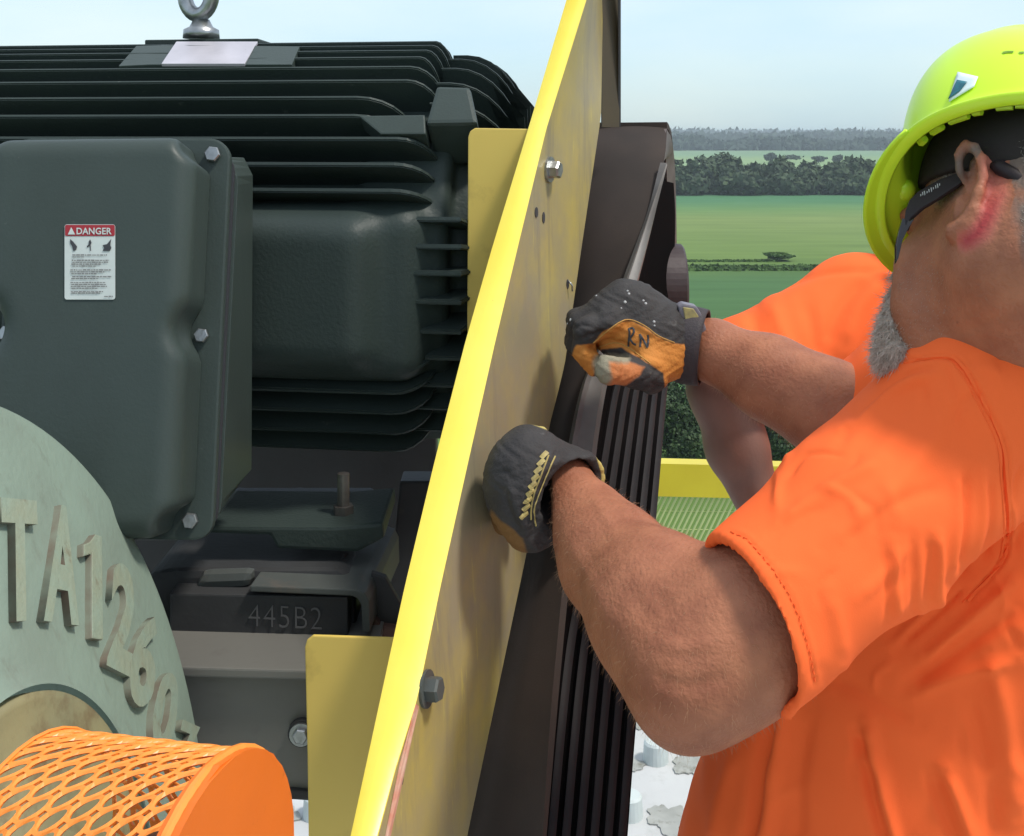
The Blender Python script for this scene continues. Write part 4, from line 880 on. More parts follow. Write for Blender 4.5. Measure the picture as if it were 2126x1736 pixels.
# far arm
w2 = P(1440, 722, 1.29)
SK.cone(w2, P(1480, 728, 1.28), .029, .031, k=.01); SK.cone(P(1480, 728, 1.28), P(1600, 785, 1.245), .031, .040, k=.02)
SK.cone(P(1600, 785, 1.245), P(1720, 848, 1.21), .040, .0455, k=.03); SK.cone(P(1720, 848, 1.21), P(1850, 920, 1.18), .0455, .050, k=.03)
SK.cone(P(1850, 920, 1.18), P(2040, 880, 1.30), .052, .060, k=.03)
# trunk under the shirt
SK.cone(sh1, nb, .06, .07, k=.04); SK.cone(P(2040, 880, 1.30), nb, .06, .07, k=.04); SK.cone(nb, P(2000, 1250, 1.18), .09, .12, k=.05)
V, Q = SK.mesh(2)
V = emboss(V, Q, [([(1290, 1190), (1330, 1260), (1370, 1300)], 22, -.0014), ([(1345, 1215), (1385, 1262), (1402, 1272)], 15, -.0012), ([(1225, 1020), (1250, 1060), (1275, 1110)], 10, .0012),
                  ([(1360, 1330), (1420, 1345), (1490, 1330)], 14, .0016), ([(1350, 1400), (1430, 1425), (1520, 1400)], 16, -.0018), ([(1180, 1120), (1230, 1220), (1280, 1310)], 18, .0018),
                  ([(1880, 560), (1930, 640), (1960, 720)], 16, -.0012), ([(1960, 480), (1975, 560), (1990, 640)], 22, .0015), ([(2075, 480), (2060, 560), (2040, 640)], 16, -.0014), ([(2000, 690), (2060, 665), (2126, 640)], 9, -.0012)])
p = proj(V); er = seg_dist(p, [(2060, 340), (2070, 400), (2040, 480), (2005, 500)]); 
N_ = normals(V, Q); out = ((V - np.array(earp)) @ np.array(list(hl)))
earr = np.where((out > .003) & (p[:, 1] < 540) & (p[:, 0] > 1985), er - 22, 40.)
low = seg_dist(p, [(2066, 390), (2050, 450), (2030, 485), (2008, 500)]); lowr = np.where(er < 27, np.maximum(low - 12, (.013 - out) * 3000), 40.)
hairz = poly_sd(p, [(1930, 372), (2010, 300), (2060, 283), (2200, 275), (2200, 420), (2128, 400), (2085, 372), (2078, 330), (2030, 322), (2014, 360), (1990, 400), (1950, 430), (1935, 410)])
nape = poly_sd(p, [(2090, 400), (2200, 400), (2200, 640), (2140, 600), (2110, 500)])
hairz = np.where(er < 34, 40., np.minimum(hairz, nape + 10))
region(M['skin'], 'hairz', (.17, .12, .095), -14, 14, noise=14); region(M['skin'], 'earr', (.48, .15, .10), -8, 12); region(M['skin'], 'lowr', (.40, .05, .05), -10, 14, noise=3)
body = sd_obj('body', V, Q, M['skin'], w1, {'earr': earr, 'lowr': lowr, 'hairz': hairz}); bbv = bvh_of(V, Q); BV, BN = V, N_
# shirt
SH = SDF((.08, .76, -.98), (.80, 1.62, -.10), .0029)
SH.cone(P(2050, 1010, 1.20), P(1855, 1850, 1.22), .188, .228, k=.05)
SH.cone(P(2170, 850, 1.14), P(2080, 1150, 1.16), .085, .14, k=.08)
SH.cone(P(2015, 790, .955), P(2260, 790, .975), .050, .052, k=.04)
SH.cone(P(2000, 930, 1.32), P(1930, 960, 1.27), .085, .08, k=.04)             # far shoulder
S0 = P(2010, 885, 1.0); S1 = P(1555, 1296, .88)
sv = (S1 - S0); se = S0 + sv * 1.25
SH.cone(S0, S0.lerp(S1, .5), .084, .0715, k=.035); SH.cone(S0.lerp(S1, .5), se, .0715, .0615, k=.02)
lo_s = np.array([.10, .76, -.50]); hi_s = np.array([.30, 1.02, -.24])
sn = sv.normalized(); sn = (sn + Vector((-.28, .06, .16))).normalized()
SH.cut(S1, sn, lo=np.array(S1) - .105, hi=np.array(S1) + .105)
SH.cone(S0.lerp(S1, .72), se, .0590, .0580, k=0, op='sub')
V, Q = SH.mesh(2)
seam = [(1888, 751), (1955, 740), (1993, 755), (2041, 834), (2081, 920), (2089, 997), (2095, 1077), (2092, 1124), (2078, 1170), (2009, 1247)]
folds = [(seam, 4.5, -.0035), ([(s[0] + 9, s[1] - 2) for s in seam], 6, .0014),
    ([(1948, 1108), (1952, 1180), (1940, 1255)], 9, .0032), ([(1930, 1120), (1934, 1180), (1925, 1250)], 9, -.0028), ([(1990, 990), (1986, 1080), (1975, 1190)], 9, .0030), ([(2010, 980), (2006, 1080), (1996, 1180)], 8, -.003),
    ([(1856, 1125), (1862, 1200), (1862, 1290)], 10, .0026), ([(1836, 1140), (1842, 1210), (1845, 1290)], 10, -.0022), ([(1893, 1110), (1900, 1190), (1895, 1280)], 9, -.0024), ([(2040, 960), (2040, 1060), (2022, 1160)], 8, .0024), ([(2060, 1000), (2058, 1080), (2045, 1150)], 7, -.0024),
    ([(1700, 1140), (1800, 1070), (1900, 960), (1980, 850)], 26, .0030), ([(1660, 1040), (1790, 930), (1900, 830)], 22, -.0020), ([(1750, 890), (1850, 815), (1930, 775)], 11, .0034), ([(1770, 872), (1870, 790), (1940, 760)], 7, -.0026), ([(1620, 1085), (1720, 1010), (1830, 960)], 16, .0028), ([(1600, 1110), (1660, 1075), (1720, 1050)], 9, -.0018),
    ([(1750, 1130), (1850, 1050), (1960, 1010)], 14, -.0020), ([(1780, 1240), (1850, 1180), (1890, 1130)], 12, .002), ([(1720, 1230), (1740, 1300), (1750, 1370)], 16, .0022), ([(1850, 1340), (1900, 1290), (1960, 1230)], 9, .003), ([(1880, 1330), (1950, 1270), (2000, 1220)], 6, -.003),
    ([(1920, 1370), (2010, 1290), (2100, 1210)], 13, .005), ([(1890, 1420), (1990, 1350), (2110, 1270)], 16, -.0045), ([(1900, 1440), (2000, 1400), (2110, 1370)], 14, .004), ([(1802, 1500), (1825, 1610), (1862, 1760)], 13, .0055), ([(1780, 1520), (1802, 1620), (1838, 1760)], 12, -.005), ([(1636, 1450), (1618, 1560), (1590, 1760)], 16, .0065), ([(1600, 1480), (1580, 1580), (1550, 1760)], 16, -.0065), ([(1530, 1560), (1500, 1650), (1480, 1760)], 18, .004), ([(1680, 1480), (1660, 1600), (1655, 1760)], 18, -.003),
    ([(1961, 1600), (1990, 1670), (2025, 1760)], 16, .005), ([(1935, 1610), (1960, 1680), (1990, 1760)], 14, -.004), ([(1700, 1400), (1800, 1440), (1900, 1500)], 18, -.003), ([(2050, 1350), (2085, 1500), (2110, 1700)], 20, .004), ([(2010, 1450), (2045, 1580), (2070, 1740)], 18, -.0035),
    ([(2126, 960), (2110, 1000), (2105, 1050)], 6, -.002), ([(2120, 1100), (2108, 1120), (2104, 1140)], 5, -.002)]
hemp = [(1516, 1105), (1553, 1121), (1604, 1182), (1639, 1236), (1662, 1290), (1680, 1350), (1692, 1420)]
folds = [(a, w, h * 1.2) for a, w, h in folds]; folds += [(hemp, 3.5, -.0016), ([(x + 6, y - 3) for x, y in hemp], 4, .0012)]
fr = random.Random(9)
for k in range(46):
    x0_, y0_ = fr.uniform(1560, 2120), fr.uniform(760, 1720); an = fr.uniform(-1.9, -.5) if y0_ < 1300 else fr.uniform(-1.9, -1.2); L_ = fr.uniform(40, 130); cu_ = fr.uniform(-.5, .5)
    folds.append(([(x0_, y0_), (x0_ + L_ * .5 * math.cos(an), y0_ + L_ * .5 * math.sin(an)), (x0_ + L_ * math.cos(an + cu_), y0_ + L_ * math.sin(an + cu_))], fr.uniform(5, 15), fr.choice((-1, 1)) * fr.uniform(.001, .0028)))
V = emboss(V, Q, folds)
N_ = normals(V, Q); V = V + N_ * (.0016 * np.sin(V[:, 0] * 43 + V[:, 2] * 31 + 2 * np.sin(V[:, 1] * 23)) * np.sin(V[:, 2] * 57 - V[:, 0] * 17))[:, None]
V = lap(V, Q, .4)
shirt = sd_obj('shirt', V, Q, M['shirt'], w1); sbv = bvh_of(V, Q)
decal_lines('shoulder_seam', sbv, [seam], .0042, M['shirt'], shirt, .0002, raised=.0016)
decal_lines('shoulder_seam', sbv, [[(x - 11, y + 4) for x, y in seam]], .0012, M['shirt'], shirt, .0002, raised=.0008)
st_ = []
for k in range(26):
    a = at_t([(x + 1, y, 0) for x, y in hemp], [k / 26, (k + .6) / 26]); st_.append([(a[0][0], a[0][1]), (a[1][0], a[1][1])])
decal_lines('hem_stitching', sbv, st_, .0009, M['shirt'], shirt, .0004, raised=.0007)
# trousers, below the picture
TR = SDF((.02, .85, -1.75), (.66, 1.55, -.80), .012)
for lx_ in (-.09, .10):
    TR.cone((.33 + lx_, 1.2, -.98), (.33 + lx_ * 1.3, 1.2, -1.34), .11, .08, k=.05); TR.cone((.33 + lx_ * 1.3, 1.2, -1.34), (.33 + lx_ * 1.4, 1.22, -1.66), .08, .065, k=.02); TR.cone((.33 + lx_ * 1.4, 1.22, -1.70), (.27 + lx_ * 1.4, 1.27, -1.70), .05, .045, k=.01)
V, Q = TR.mesh(1); sd_obj('trousers', V, Q, M['jeans'], w1)
# hard hat
bm = bmesh.new(); NT = 96; a_, b_, h_, e_, dr_ = .125, .135, .148, .010, .028
def rimp(t, grow=0, du=0):
    c, s = math.cos(t), math.sin(t); v = max(c, 0) ** 2; return hC + hf * ((a_ + e_ * v + grow) * c) + hl * ((b_ + grow) * s) - hu * (dr_ * v + du)
rings = [[rimp(2 * math.pi * k / NT, -.014, .006 ) for k in range(NT)], [rimp(2 * math.pi * k / NT, -.002, .003) for k in range(NT)], [rimp(2 * math.pi * k / NT, .0, -.001) for k in range(NT)]]
for tt in np.linspace(.0, 1.5, 22):
    ring = []
    for k in range(NT):
        t = 2 * math.pi * k / NT; c, s = math.cos(t), math.sin(t); v = max(c, 0) ** 2 * (1 - tt / 1.5) ** 3; w = (a_ - (.012 if c < 0 else .020) - .016 * max(c, 0)); bb = b_ - .013
        A = hC + hf * (w * c * math.cos(tt)) + hl * (bb * s * math.cos(tt)) + hu * (h_ * math.sin(tt) + .004) - hu * (dr_ * .6 * v)
        ll = abs(s) * bb * math.cos(tt); ridge = .0075 * math.exp(-(ll / .016) ** 4) * min(1, tt * 2.5) + .0035 * math.exp(-((ll - .05) / .007) ** 2) * min(1, tt * 3)
        nd = (hf * (c * math.cos(tt)) + hl * (s * math.cos(tt)) + hu * math.sin(tt)).normalized(); ring.append(A + nd * ridge)
    rings.append(ring)
vs = [[bm.verts.new(p) for p in r] for r in rings]
for a, b in zip(vs, vs[1:]):
    for k in range(NT): bm.faces.new((a[k], a[(k + 1) % NT], b[(k + 1) % NT], b[k]))
bm.faces.new(vs[-1])
hat = bm_obj('hard_hat', bm, M['helmet'], w1, True); md = hat.modifiers.new('thickness', 'SOLIDIFY'); md.thickness = .0028; md.offset = -1
ss = hat.modifiers.new('smooth', 'SUBSURF'); ss.levels = 1; ss.render_levels = 1
# visor: flared tongue of the brim
bm = bmesh.new(); rws = []
for k in range(37):
    t = -1.35 + 2.7 * k / 36; w = math.cos(t / 1.35 * math.pi / 2) ** .8; row = []
    for j in range(7):
        g_ = j / 6; row.append(bm.verts.new(rimp(t, -.012 + g_ * (.012 + .006 * w), .001 + g_ * g_ * .006 * w)))
    rws.append(row)
for a, b in zip(rws, rws[1:]):
    for j in range(6): bm.faces.new((a[j], a[j + 1], b[j + 1], b[j]))
vi = bm_obj('visor', bm, M['helmet'], hat, True); md = vi.modifiers.new('thickness', 'SOLIDIFY'); md.thickness = .003; md.offset = 0
bm = bmesh.new(); pts = [rimp(t, -.030, -.012 - .01 * math.sin(k / 10 * math.pi)) for k, t in enumerate(np.linspace(.10, .75, 11))]; add_tube(bm, pts, [.004] + [.010] * 9 + [.004], 10); bm_obj('accessory_slot', bm, M['helmet'], hat, True)
dg = bpy.context.evaluated_depsgraph_get(); hv = hat.evaluated_get(dg); hme = hv.to_mesh(); hb_ = BVHTree.FromPolygons([hat.matrix_world @ v.co for v in hme.vertices], [tuple(q.vertices) for q in hme.polygons])
def patch(name, poly, bvh, m, parent, lift=.0012, n=6):
    """thin sticker of the given outline wrapped on a surface"""
    bm = bmesh.new(); c = np.mean(poly, axis=0); rg = []
    for g_ in (1.0, .66, .33):
        row = []
        for i in range(len(poly)):
            for k in range(n):
                x, y = np.array(poly[i]) * (1 - k / n) + np.array(poly[(i + 1) % len(poly)]) * k / n; x, y = c[0] + (x - c[0]) * g_, c[1] + (y - c[1]) * g_
                q, nn = hit(bvh, x, y); row.append(q + nn * lift * (1 if nn.dot(q) < 0 else -1) if q is not None else None)
        rg.append(row)
    if any(p is None for r in rg for p in r): print('patch miss', name); bm.free(); return None
    vv = [[bm.verts.new(p) for p in r] for r in rg]; L = len(vv[0])
    for a, b in zip(vv, vv[1:]):
        for k in range(L): bm.faces.new((a[k], a[(k + 1) % L], b[(k + 1) % L], b[k]))
    bm.faces.new(vv[-1]); o = bm_obj(name, bm, m, parent, True); md = o.modifiers.new('thickness', 'SOLIDIFY'); md.thickness = .0005; return o
patch('sticker', [(1990, 152), (2032, 162), (2024, 182), (1972, 214), (1978, 190)], hb_, mat('sticker_white', (.7, .8, .8), .4), hat)
patch('sticker_emblem', [(1990, 170), (2010, 174), (1996, 192), (1972, 209)], hb_, mat('sticker_teal', (.015, .10, .14), .4, var=(.03, .22, .27), vscale=120), hat, .0022)
decal_lines('vent_slits', hb_, [[(2082, 111), (2092, 109), (2104, 109)], [(2116, 111), (2126, 110)]], .0035, mat('slit_green', (.16, .30, .01), .5), hat, .0006)
# sweatband and suspension under the hat
SB = SDF(np.array(hC) - .17, np.array(hC) + .17, .0034); SB.ell(hp(-.010, 0, -.004), (.106, .0865, .108), MH, k=0); SB.cut(hp(0, 0, -.002), -(hu + hl * .30 + hf * -.32)); SB.cut(hp(0, 0, .045), hu)
V, Q = SB.mesh(2); sd_obj('sweatband', V, Q, M['band'], w1)
bm = bmesh.new()
for k in range(7):
    t = 1.25 + k * .17 + .03 * math.sin(k * 5); c = rimp(t, -.024, -.005); d = rimp(t + .07 + .05 * (k % 3), -.023, -.003); r0 = (c - d); add_tube(bm, [c, d], .0036, 6)
o = bm_obj('suspension_teeth', bm, M['helmet'], hat); o['kind'] = 'stuff'
# safety glasses
gp0 = hp(0, .0835, -.03)
def gq(x, y, o=0.0): return on_plane(x, y, gp0, (hl - hf * .10).normalized()) + hl * o
prism('glasses_arm', [gq(x, y) for x, y in ((1876, 462), (1879, 438), (1887, 416), (1905, 397), (1950, 372), (2010, 350), (2018, 360), (1985, 386), (1945, 412), (1912, 432), (1890, 452), (1880, 478))], -hl * .004, M['glass'], w1, .0012)
prism('lens', [gq(x, y) for x, y in ((1874, 452), (1888, 458), (1900, 452), (1884, 478), (1874, 500), (1866, 535), (1861, 545), (1861, 510), (1867, 478))], -hl * .0025 + hf * .004, M['lens'], w1, .0008)
st = tube('glasses_cord', [gq(2066, 348, .004), gq(2080, 352, .004), gq(2104, 364, -.001), gq(2140, 388, -.010), gq(2200, 425, -.03)], [.003, .0062, .0062, .0062, .006], M['glass'], w1, 8)
bm = bmesh.new()
for k, (x, y) in enumerate([(1912, 407), (1916, 404), (1920, 403), (1925, 401), (1929, 398), (1934, 396), (1938, 393), (1943, 390), (1947, 388), (1951, 385)]):
    c = gq(x, y, .0008); h2 = .0011 + .0006 * (k % 3); dx = gq(x + 2.4, y - 1.4, .0008) - c; up_ = (gq(x - .5, y - 2, .0008) - c).normalized() * h2
    f = [bm.verts.new(c - up_), bm.verts.new(c + dx * .7 - up_ * .6), bm.verts.new(c + dx + up_), bm.verts.new(c + dx * .2 + up_ * 1.2)]; bm.faces.new(f)
bm_obj('frame_print', bm, mat('pale_print', (.5, .48, .47), .5), w1)
# hair helpers: tapered strands of real thickness
def strands(name, roots, m, parent, w=.00018):
    V = []; Fc = []
    for pts in roots:
        n = len(pts); b0 = len(V); 
        for i, p in enumerate(pts):
            t = (pts[min(i + 1, n - 1)] - pts[max(i - 1, 0)]); s = np.cross(t, p / np.linalg.norm(p)); s = s / (np.linalg.norm(s) + 1e-9); dd = p / np.linalg.norm(p); ww = w * (1 - .85 * i / (n - 1))
            V += [p - s * ww, p + s * ww, p - dd * ww * 1.5]
        for i in range(n - 1):
            for k in range(3): a = b0 + 3 * i + k; c = b0 + 3 * i + (k + 1) % 3; Fc.append((a, c, c + 3, a + 3))
    o = link(name, mesh(name, V, Fc), m, parent); o['kind'] = 'stuff'; return o
hr = np.random.default_rng(5)
M['beard'] = mat('grey_beard', (.68, .58, .50), .6, var=(.36, .29, .24), vscale=160)
M['hair'] = mat('grey_brown_hair', (.24, .18, .14), .6, var=(.45, .42, .38), vscale=160); M['armhair'] = mat('arm_hair', (.42, .24, .14), .5)
bpoly = [(1860, 545), (1872, 600), (1884, 660), (1888, 705), (1884, 745), (1868, 770), (1845, 784), (1825, 772), (1813, 742), (1822, 700), (1838, 668), (1848, 625), (1852, 575)]
rt = []
BB = SDF((.20, .90, -.36), (.42, 1.16, -.08), .004)
for a, b, r0 in (((1862, 570, 1.01), (1861, 630, 1.0), 8), ((1861, 630, 1.0), (1861, 680, .99), 19), ((1861, 680, .99), (1852, 738, .985), 33), ((1862, 690, .99), (1872, 735, .97), 22)): BB.cone(P(*a), P(*b), m_(r0 * .8, 1.02), m_(r0, 1.02), k=.012)
V, Q = BB.mesh(3); beard = sd_obj('beard', V, Q, M['beard'], w1); NB = normals(V, Q)
for i in hr.integers(0, len(V), 6000):
    c = V[i] + hr.normal(size=3) * .0015; n = NB[i]; L = hr.uniform(.005, .012); d = n * .5 + np.array([-.15, 0, -.8]) + hr.normal(size=3) * .45; d /= np.linalg.norm(d); cu_ = hr.normal(size=3) * .7
    rt.append([c, c + d * L * .5 + cu_ * L * .1, c + d * L + cu_ * L * .35])
strands('beard_hair', rt, M['beard'], w1, .00032)
rt = []
pB = proj(BV); cand = np.where((hairz < -6) & ((BN * BV).sum(1) < 0) & (er > 64) & (pB[:, 1] < 660) & ~((pB[:, 0] > 1978) & (pB[:, 0] < 2092) & (pB[:, 1] > 322)))[0]
for i in hr.choice(cand, min(4200, len(cand) * 3)):
    c = BV[i] + hr.normal(size=3) * .001; d = BN[i] * .35 + np.array(list(-hu)) * .8 + np.array(list(-hf)) * .5 + hr.normal(size=3) * .2; L = hr.uniform(.003, .006); d /= np.linalg.norm(d); rt.append([c, c + d * L * .5, c + d * L])
strands('hair', rt, M['hair'], w1, .00022)
rt = []; stub = np.where((poly_sd(pB, [(1862, 560), (1905, 520), (1950, 540), (1975, 620), (1960, 700), (1880, 760), (1862, 700)]) < 0) & ((BN * BV).sum(1) < .1))[0]
for i in hr.choice(stub, min(650, len(stub))):
    c = BV[i]; d = BN[i] * .6 + np.array([-.1, 0, -.8]) + hr.normal(size=3) * .3; d /= np.linalg.norm(d); L = hr.uniform(.001, .0026); rt.append([c, c + d * L * .5, c + d * L])
strands('stubble', rt, M['hair'], w1, .00012)
rt = []; arm = np.where((pB[:, 0] < 1850) & ((BN * BV).sum(1) < .25) & (seg_dist(pB, [(1250, 1080), (1420, 1400), (1600, 1400)]) < 210) & (pB[:, 1] > 940) | ((pB[:, 0] > 1480) & (pB[:, 0] < 1830) & (pB[:, 1] < 960) & (pB[:, 1] > 640)))[0]
fdir = np.array(list((elb - wr).normalized()))
for i in hr.choice(arm, 2600):
    c = BV[i]; d = BN[i] * .75 + fdir * .25 + np.array([0, 0, -.35]) + hr.normal(size=3) * .35; d /= np.linalg.norm(d); L = hr.uniform(.003, .0075); rt.append([c, c + d * L * .5, c + d * L + np.array([0, 0, -.001])])
strands('arm_hair', rt, M['armhair'], w1, .00010)
# --- gloves
def glovemat(name): return mat(name, (.052, .048, .048), .75, var=(.036, .033, .033), vscale=30, dirt=(.17, .16, .15), dscale=60, dlo=.62, dhi=.76, bump=.5, bscale=330, damt=.55, spec=.25)
M['glove'] = glovemat('black_glove_fabric'); M['cuff'] = mat('glove_cuff', (.034, .026, .030), .7, var=(.04, .03, .034), vscale=40, bump=.4, bscale=400)
TANC = (.52, .19, .035)
G = SDF((.03, 1.10, -.36), (.25, 1.40, -.12), .0021)
G.ell(P(1345, 700, 1.275), (.044, .034, .034), None, k=.01)
G.cone(P(1412, 712, 1.285), P(1345, 700, 1.28), m_(62, 1.28), m_(76, 1.28), k=.02)
G.cone(P(1345, 690, 1.28), P(1262, 668, 1.27), m_(72, 1.28), m_(58, 1.27), k=.02)
G.cone(P(1296, 618, 1.27), P(1318, 625, 1.27), m_(40, 1.27), m_(42, 1.27), k=.02)
# four fingers, curled round the belt edge
for kx, ky, dz, r0, d in ((1238, 662, 0, 25, 1.245), (1226, 650, 0, 24, 1.268), (1222, 642, 0, 23, 1.29), (1222, 640, 0, 20, 1.31)):
    G.cone(P(kx + 30, ky + 4, d), P(kx - 22, ky + 22, d - .004), m_(r0 + 3, d), m_(r0, d), k=.008)
    G.cone(P(kx - 22, ky + 22, d - .004), P(kx - 28, ky + 66, d + .002), m_(r0, d), m_(r0 - 2, d), k=.005)
    G.cone(P(kx - 28, ky + 66, d + .002), P(kx - 2, ky + 100, d + .008), m_(r0 - 2, d), m_(r0 - 4, d), k=.005)
# thumb laid along the belt
G.cone(P(1378, 745, 1.265), P(1330, 775, 1.225), m_(46, 1.26), m_(33, 1.22), k=.018)
G.cone(P(1330, 775, 1.225), P(1268, 770, 1.20), m_(33, 1.22), m_(27, 1.2), k=.006)
G.ell(P(1262, 768, 1.197), (m_(27, 1.2), m_(25, 1.2), m_(29, 1.2)), None, k=.006)
G.cone(P(1350, 785, 1.24), P(1352, 792, 1.255), m_(30, 1.24), m_(27, 1.25), k=.010)
V, Q = G.mesh(2)
V = emboss(V, Q, [([(1225, 730), (1250, 712), (1295, 715), (1335, 745), (1372, 775)], 6, -.004), ([(1205, 712), (1228, 695), (1262, 692)], 6, -.0028), ([(1185, 690), (1200, 676), (1226, 678)], 5, -.0022), ([(1192, 740), (1215, 722), (1236, 724)], 5, -.0022),
     ([(1278, 745), (1280, 760), (1276, 775)], 3, -.0016), ([(1291, 748), (1296, 762), (1293, 778)], 3, -.0016), ([(1304, 750), (1311, 764), (1310, 778)], 3, -.0014), ([(1231, 714), (1291, 669), (1312, 667), (1367, 700), (1400, 716)], 4, .0014),
     ([(1240, 740), (1262, 742), (1290, 752)], 4, .0018), ([(1265, 610), (1250, 640), (1262, 668)], 9, .0016), ([(1225, 640), (1245, 655), (1290, 660)], 8, -.0016)])
V = V + normals(V, Q) * (.0007 * np.sin(V[:, 0] * 330 + 3 * np.sin(V[:, 2] * 210)) * np.sin(V[:, 2] * 290))[:, None]
p = proj(V); pan = poly_sd(p, [(1186, 742), (1196, 716), (1231, 714), (1250, 690), (1291, 669), (1312, 667), (1340, 680), (1367, 700), (1400, 714), (1430, 716), (1430, 800), (1381, 806), (1377, 774), (1331, 745), (1290, 722), (1250, 725), (1238, 745), (1232, 790), (1190, 800)])
th2 = poly_sd(p, [(1262, 748), (1300, 748), (1338, 762), (1330, 778), (1300, 800), (1255, 806), (1258, 780)]); tip = np.minimum(seg_dist(p, [(1248, 752), (1254, 785)]) - 16, seg_dist(p, [(1262, 742), (1300, 746)]) - 8)
region(M['glove'], 'pan', (.56, .215, .045), -2, 2, noise=3); region(M['glove'], 'th', (.48, .17, .06), -3, 3, noise=3); region(M['glove'], 'tip', (.27, .24, .17), -4, 5, noise=5)
gl = sd_obj('glove', V, Q, M['glove'], w1, {'pan': pan, 'th': th2, 'tip': tip}); gbv2 = bvh_of(V, Q)
decal_lines('ink_initials', gbv2, [[(1305, 720), (1306, 705), (1307, 690), (1305, 682)], [(1305, 684), (1313, 681), (1316, 690), (1308, 702), (1305, 705)], [(1308, 703), (1314, 712), (1321, 716)], [(1329, 721), (1330, 706), (1328, 694)], [(1328, 694), (1337, 708), (1344, 722)], [(1344, 722), (1346, 708), (1345, 695)]], .0022, M['ink'], gl, .0008, raised=.0003)
decal_lines('stitching', gbv2, [[(1231, 712), (1260, 688), (1291, 667), (1312, 665), (1340, 678), (1367, 698), (1400, 712)], [(1240, 722), (1275, 712), (1305, 722), (1350, 755)]], .0013, mat('tan_thread', (.5, .26, .06), .7), gl, .0006)
bm = bmesh.new(); rr = random.Random(3)
for x, y in ((1303, 604), (1306, 610), (1336, 624), (1341, 630), (1358, 668), (1359, 676), (1290, 640), (1298, 627), (1216, 625), (1222, 618), (1238, 614), (1178, 672), (1184, 664)):
    c, nn = hit(gbv2, x, y)
    if c is not None: add_tube(bm, [c, c + nn * .0006], [.0014 * rr.uniform(.7, 1.3), .0006], 7)
o = bm_obj('paint_specks', bm, mat('pale_speck', (.42, .42, .42), .6), gl); o['kind'] = 'stuff'
# wrist strap and badge
def ring_tube(a, b, rx, ry, mname, name, parent, n=40, th=.003, seg=5):
    a, b = Vector(a), Vector(b); ax = (b - a).normalized(); s = ax.cross(Vector((0, 0, 1))).normalized(); u = s.cross(ax).normalized(); bm = bmesh.new(); V = []
    rr_ = []
    for rad in (0, 1):
        for i in range(seg + 1):
            c = a.lerp(b, i / seg); k_ = 1 + .03 * math.sin(math.pi * i / seg) - .0; row = [bm.verts.new(c + (s * (rx - rad * th) * math.cos(2 * math.pi * k / n) + u * (ry - rad * th) * math.sin(2 * math.pi * k / n)) * k_) for k in range(n)]; rr_.append(row)
    for q in range(2):
        for i in range(seg):
            A, B = rr_[q * (seg + 1) + i], rr_[q * (seg + 1) + i + 1]
            for k in range(n): bm.faces.new((A[k], A[(k + 1) % n], B[(k + 1) % n], B[k]))
    for A, B in ((rr_[0], rr_[seg + 1]), (rr_[seg], rr_[2 * seg + 1])):
        for k in range(n): bm.faces.new((A[k], A[(k + 1) % n], B[(k + 1) % n], B[k]))
    return bm_obj(name, bm, mname, parent, True)
ring_tube(P(1404, 712, 1.285), P(1462, 722, 1.275), m_(70, 1.28), m_(79, 1.28), M['cuff'], 'wrist_cuff', gl)
bdm = mat('badge_grey', (.17, .16, .19), .5)
def badge(poly, d, th, m, nm, par, bev=.001): return prism(nm, [P(x, y, d) for x, y in poly], (0, th, 0), m, par, bev)
badge([(1408, 636), (1418, 630), (1446, 636), (1456, 652), (1467, 684), (1463, 694), (1430, 690), (1416, 678)], 1.258, .02, bdm, 'strap_badge', gl, .002)
badge([(1418, 638), (1440, 641), (1450, 656), (1457, 682), (1434, 684), (1424, 672)], 1.2565, .004, mat('badge_yellow', (.42, .36, .13), .55, var=(.28, .24, .12), vscale=150, bump=.5), 'badge_print', gl, .001)
# near glove
M['glove2'] = glovemat('near_black_glove_fabric')
G = SDF((-.035, .98, -.43), (.12, 1.26, -.24), .0021)
G.ell(P(1092, 1010, 1.105), (m_(72, 1.1), .034, m_(118, 1.1)), None, k=.01)
G.cone(P(1182, 1010, 1.12), P(1110, 1000, 1.115), m_(82, 1.12), m_(104, 1.11), k=.02)
G.cone(P(1130, 1060, 1.10), P(1110, 1095, 1.11), m_(46, 1.11), m_(44, 1.11), k=.02)
for x, y, r0 in ((1082, 915, 25), (1052, 950, 26), (1040, 1000, 26), (1044, 1052, 25)):
    G.cone(P(x + 30, y + 4, 1.115), P(x, y, 1.125), m_(r0, 1.12), m_(r0 - 1, 1.12), k=.010); G.cone(P(x, y, 1.125), P(x + 6, y + 14, 1.165), m_(r0 - 1, 1.12), m_(r0 - 4, 1.15), k=.006); G.cone(P(x + 6, y + 14, 1.165), P(x + 44, y + 22, 1.19), m_(r0 - 4, 1.15), m_(r0 - 6, 1.18), k=.006)
G.cone(P(1085, 1110, 1.12), P(1050, 1085, 1.145), m_(26, 1.12), m_(22, 1.14), k=.014); G.cone(P(1050, 1085, 1.145), P(1042, 1060, 1.18), m_(22, 1.14), m_(19, 1.17), k=.008)
cd_ = (P(1228, 1092, 1.08) - P(1170, 1003, 1.125)).normalized()
cn = (cd_ + Vector((.62, -.42, .10))).normalized(); cp = P(1188, 1000, 1.10)
G.cut(cp, cn, lo=np.array(cp) - .09, hi=np.array(cp) + .09)
G.cone(P(1165, 990, 1.125), P(1215, 1070, 1.07), m_(60, 1.11), m_(88, 1.09), k=.002, op='sub')
V, Q = G.mesh(2)
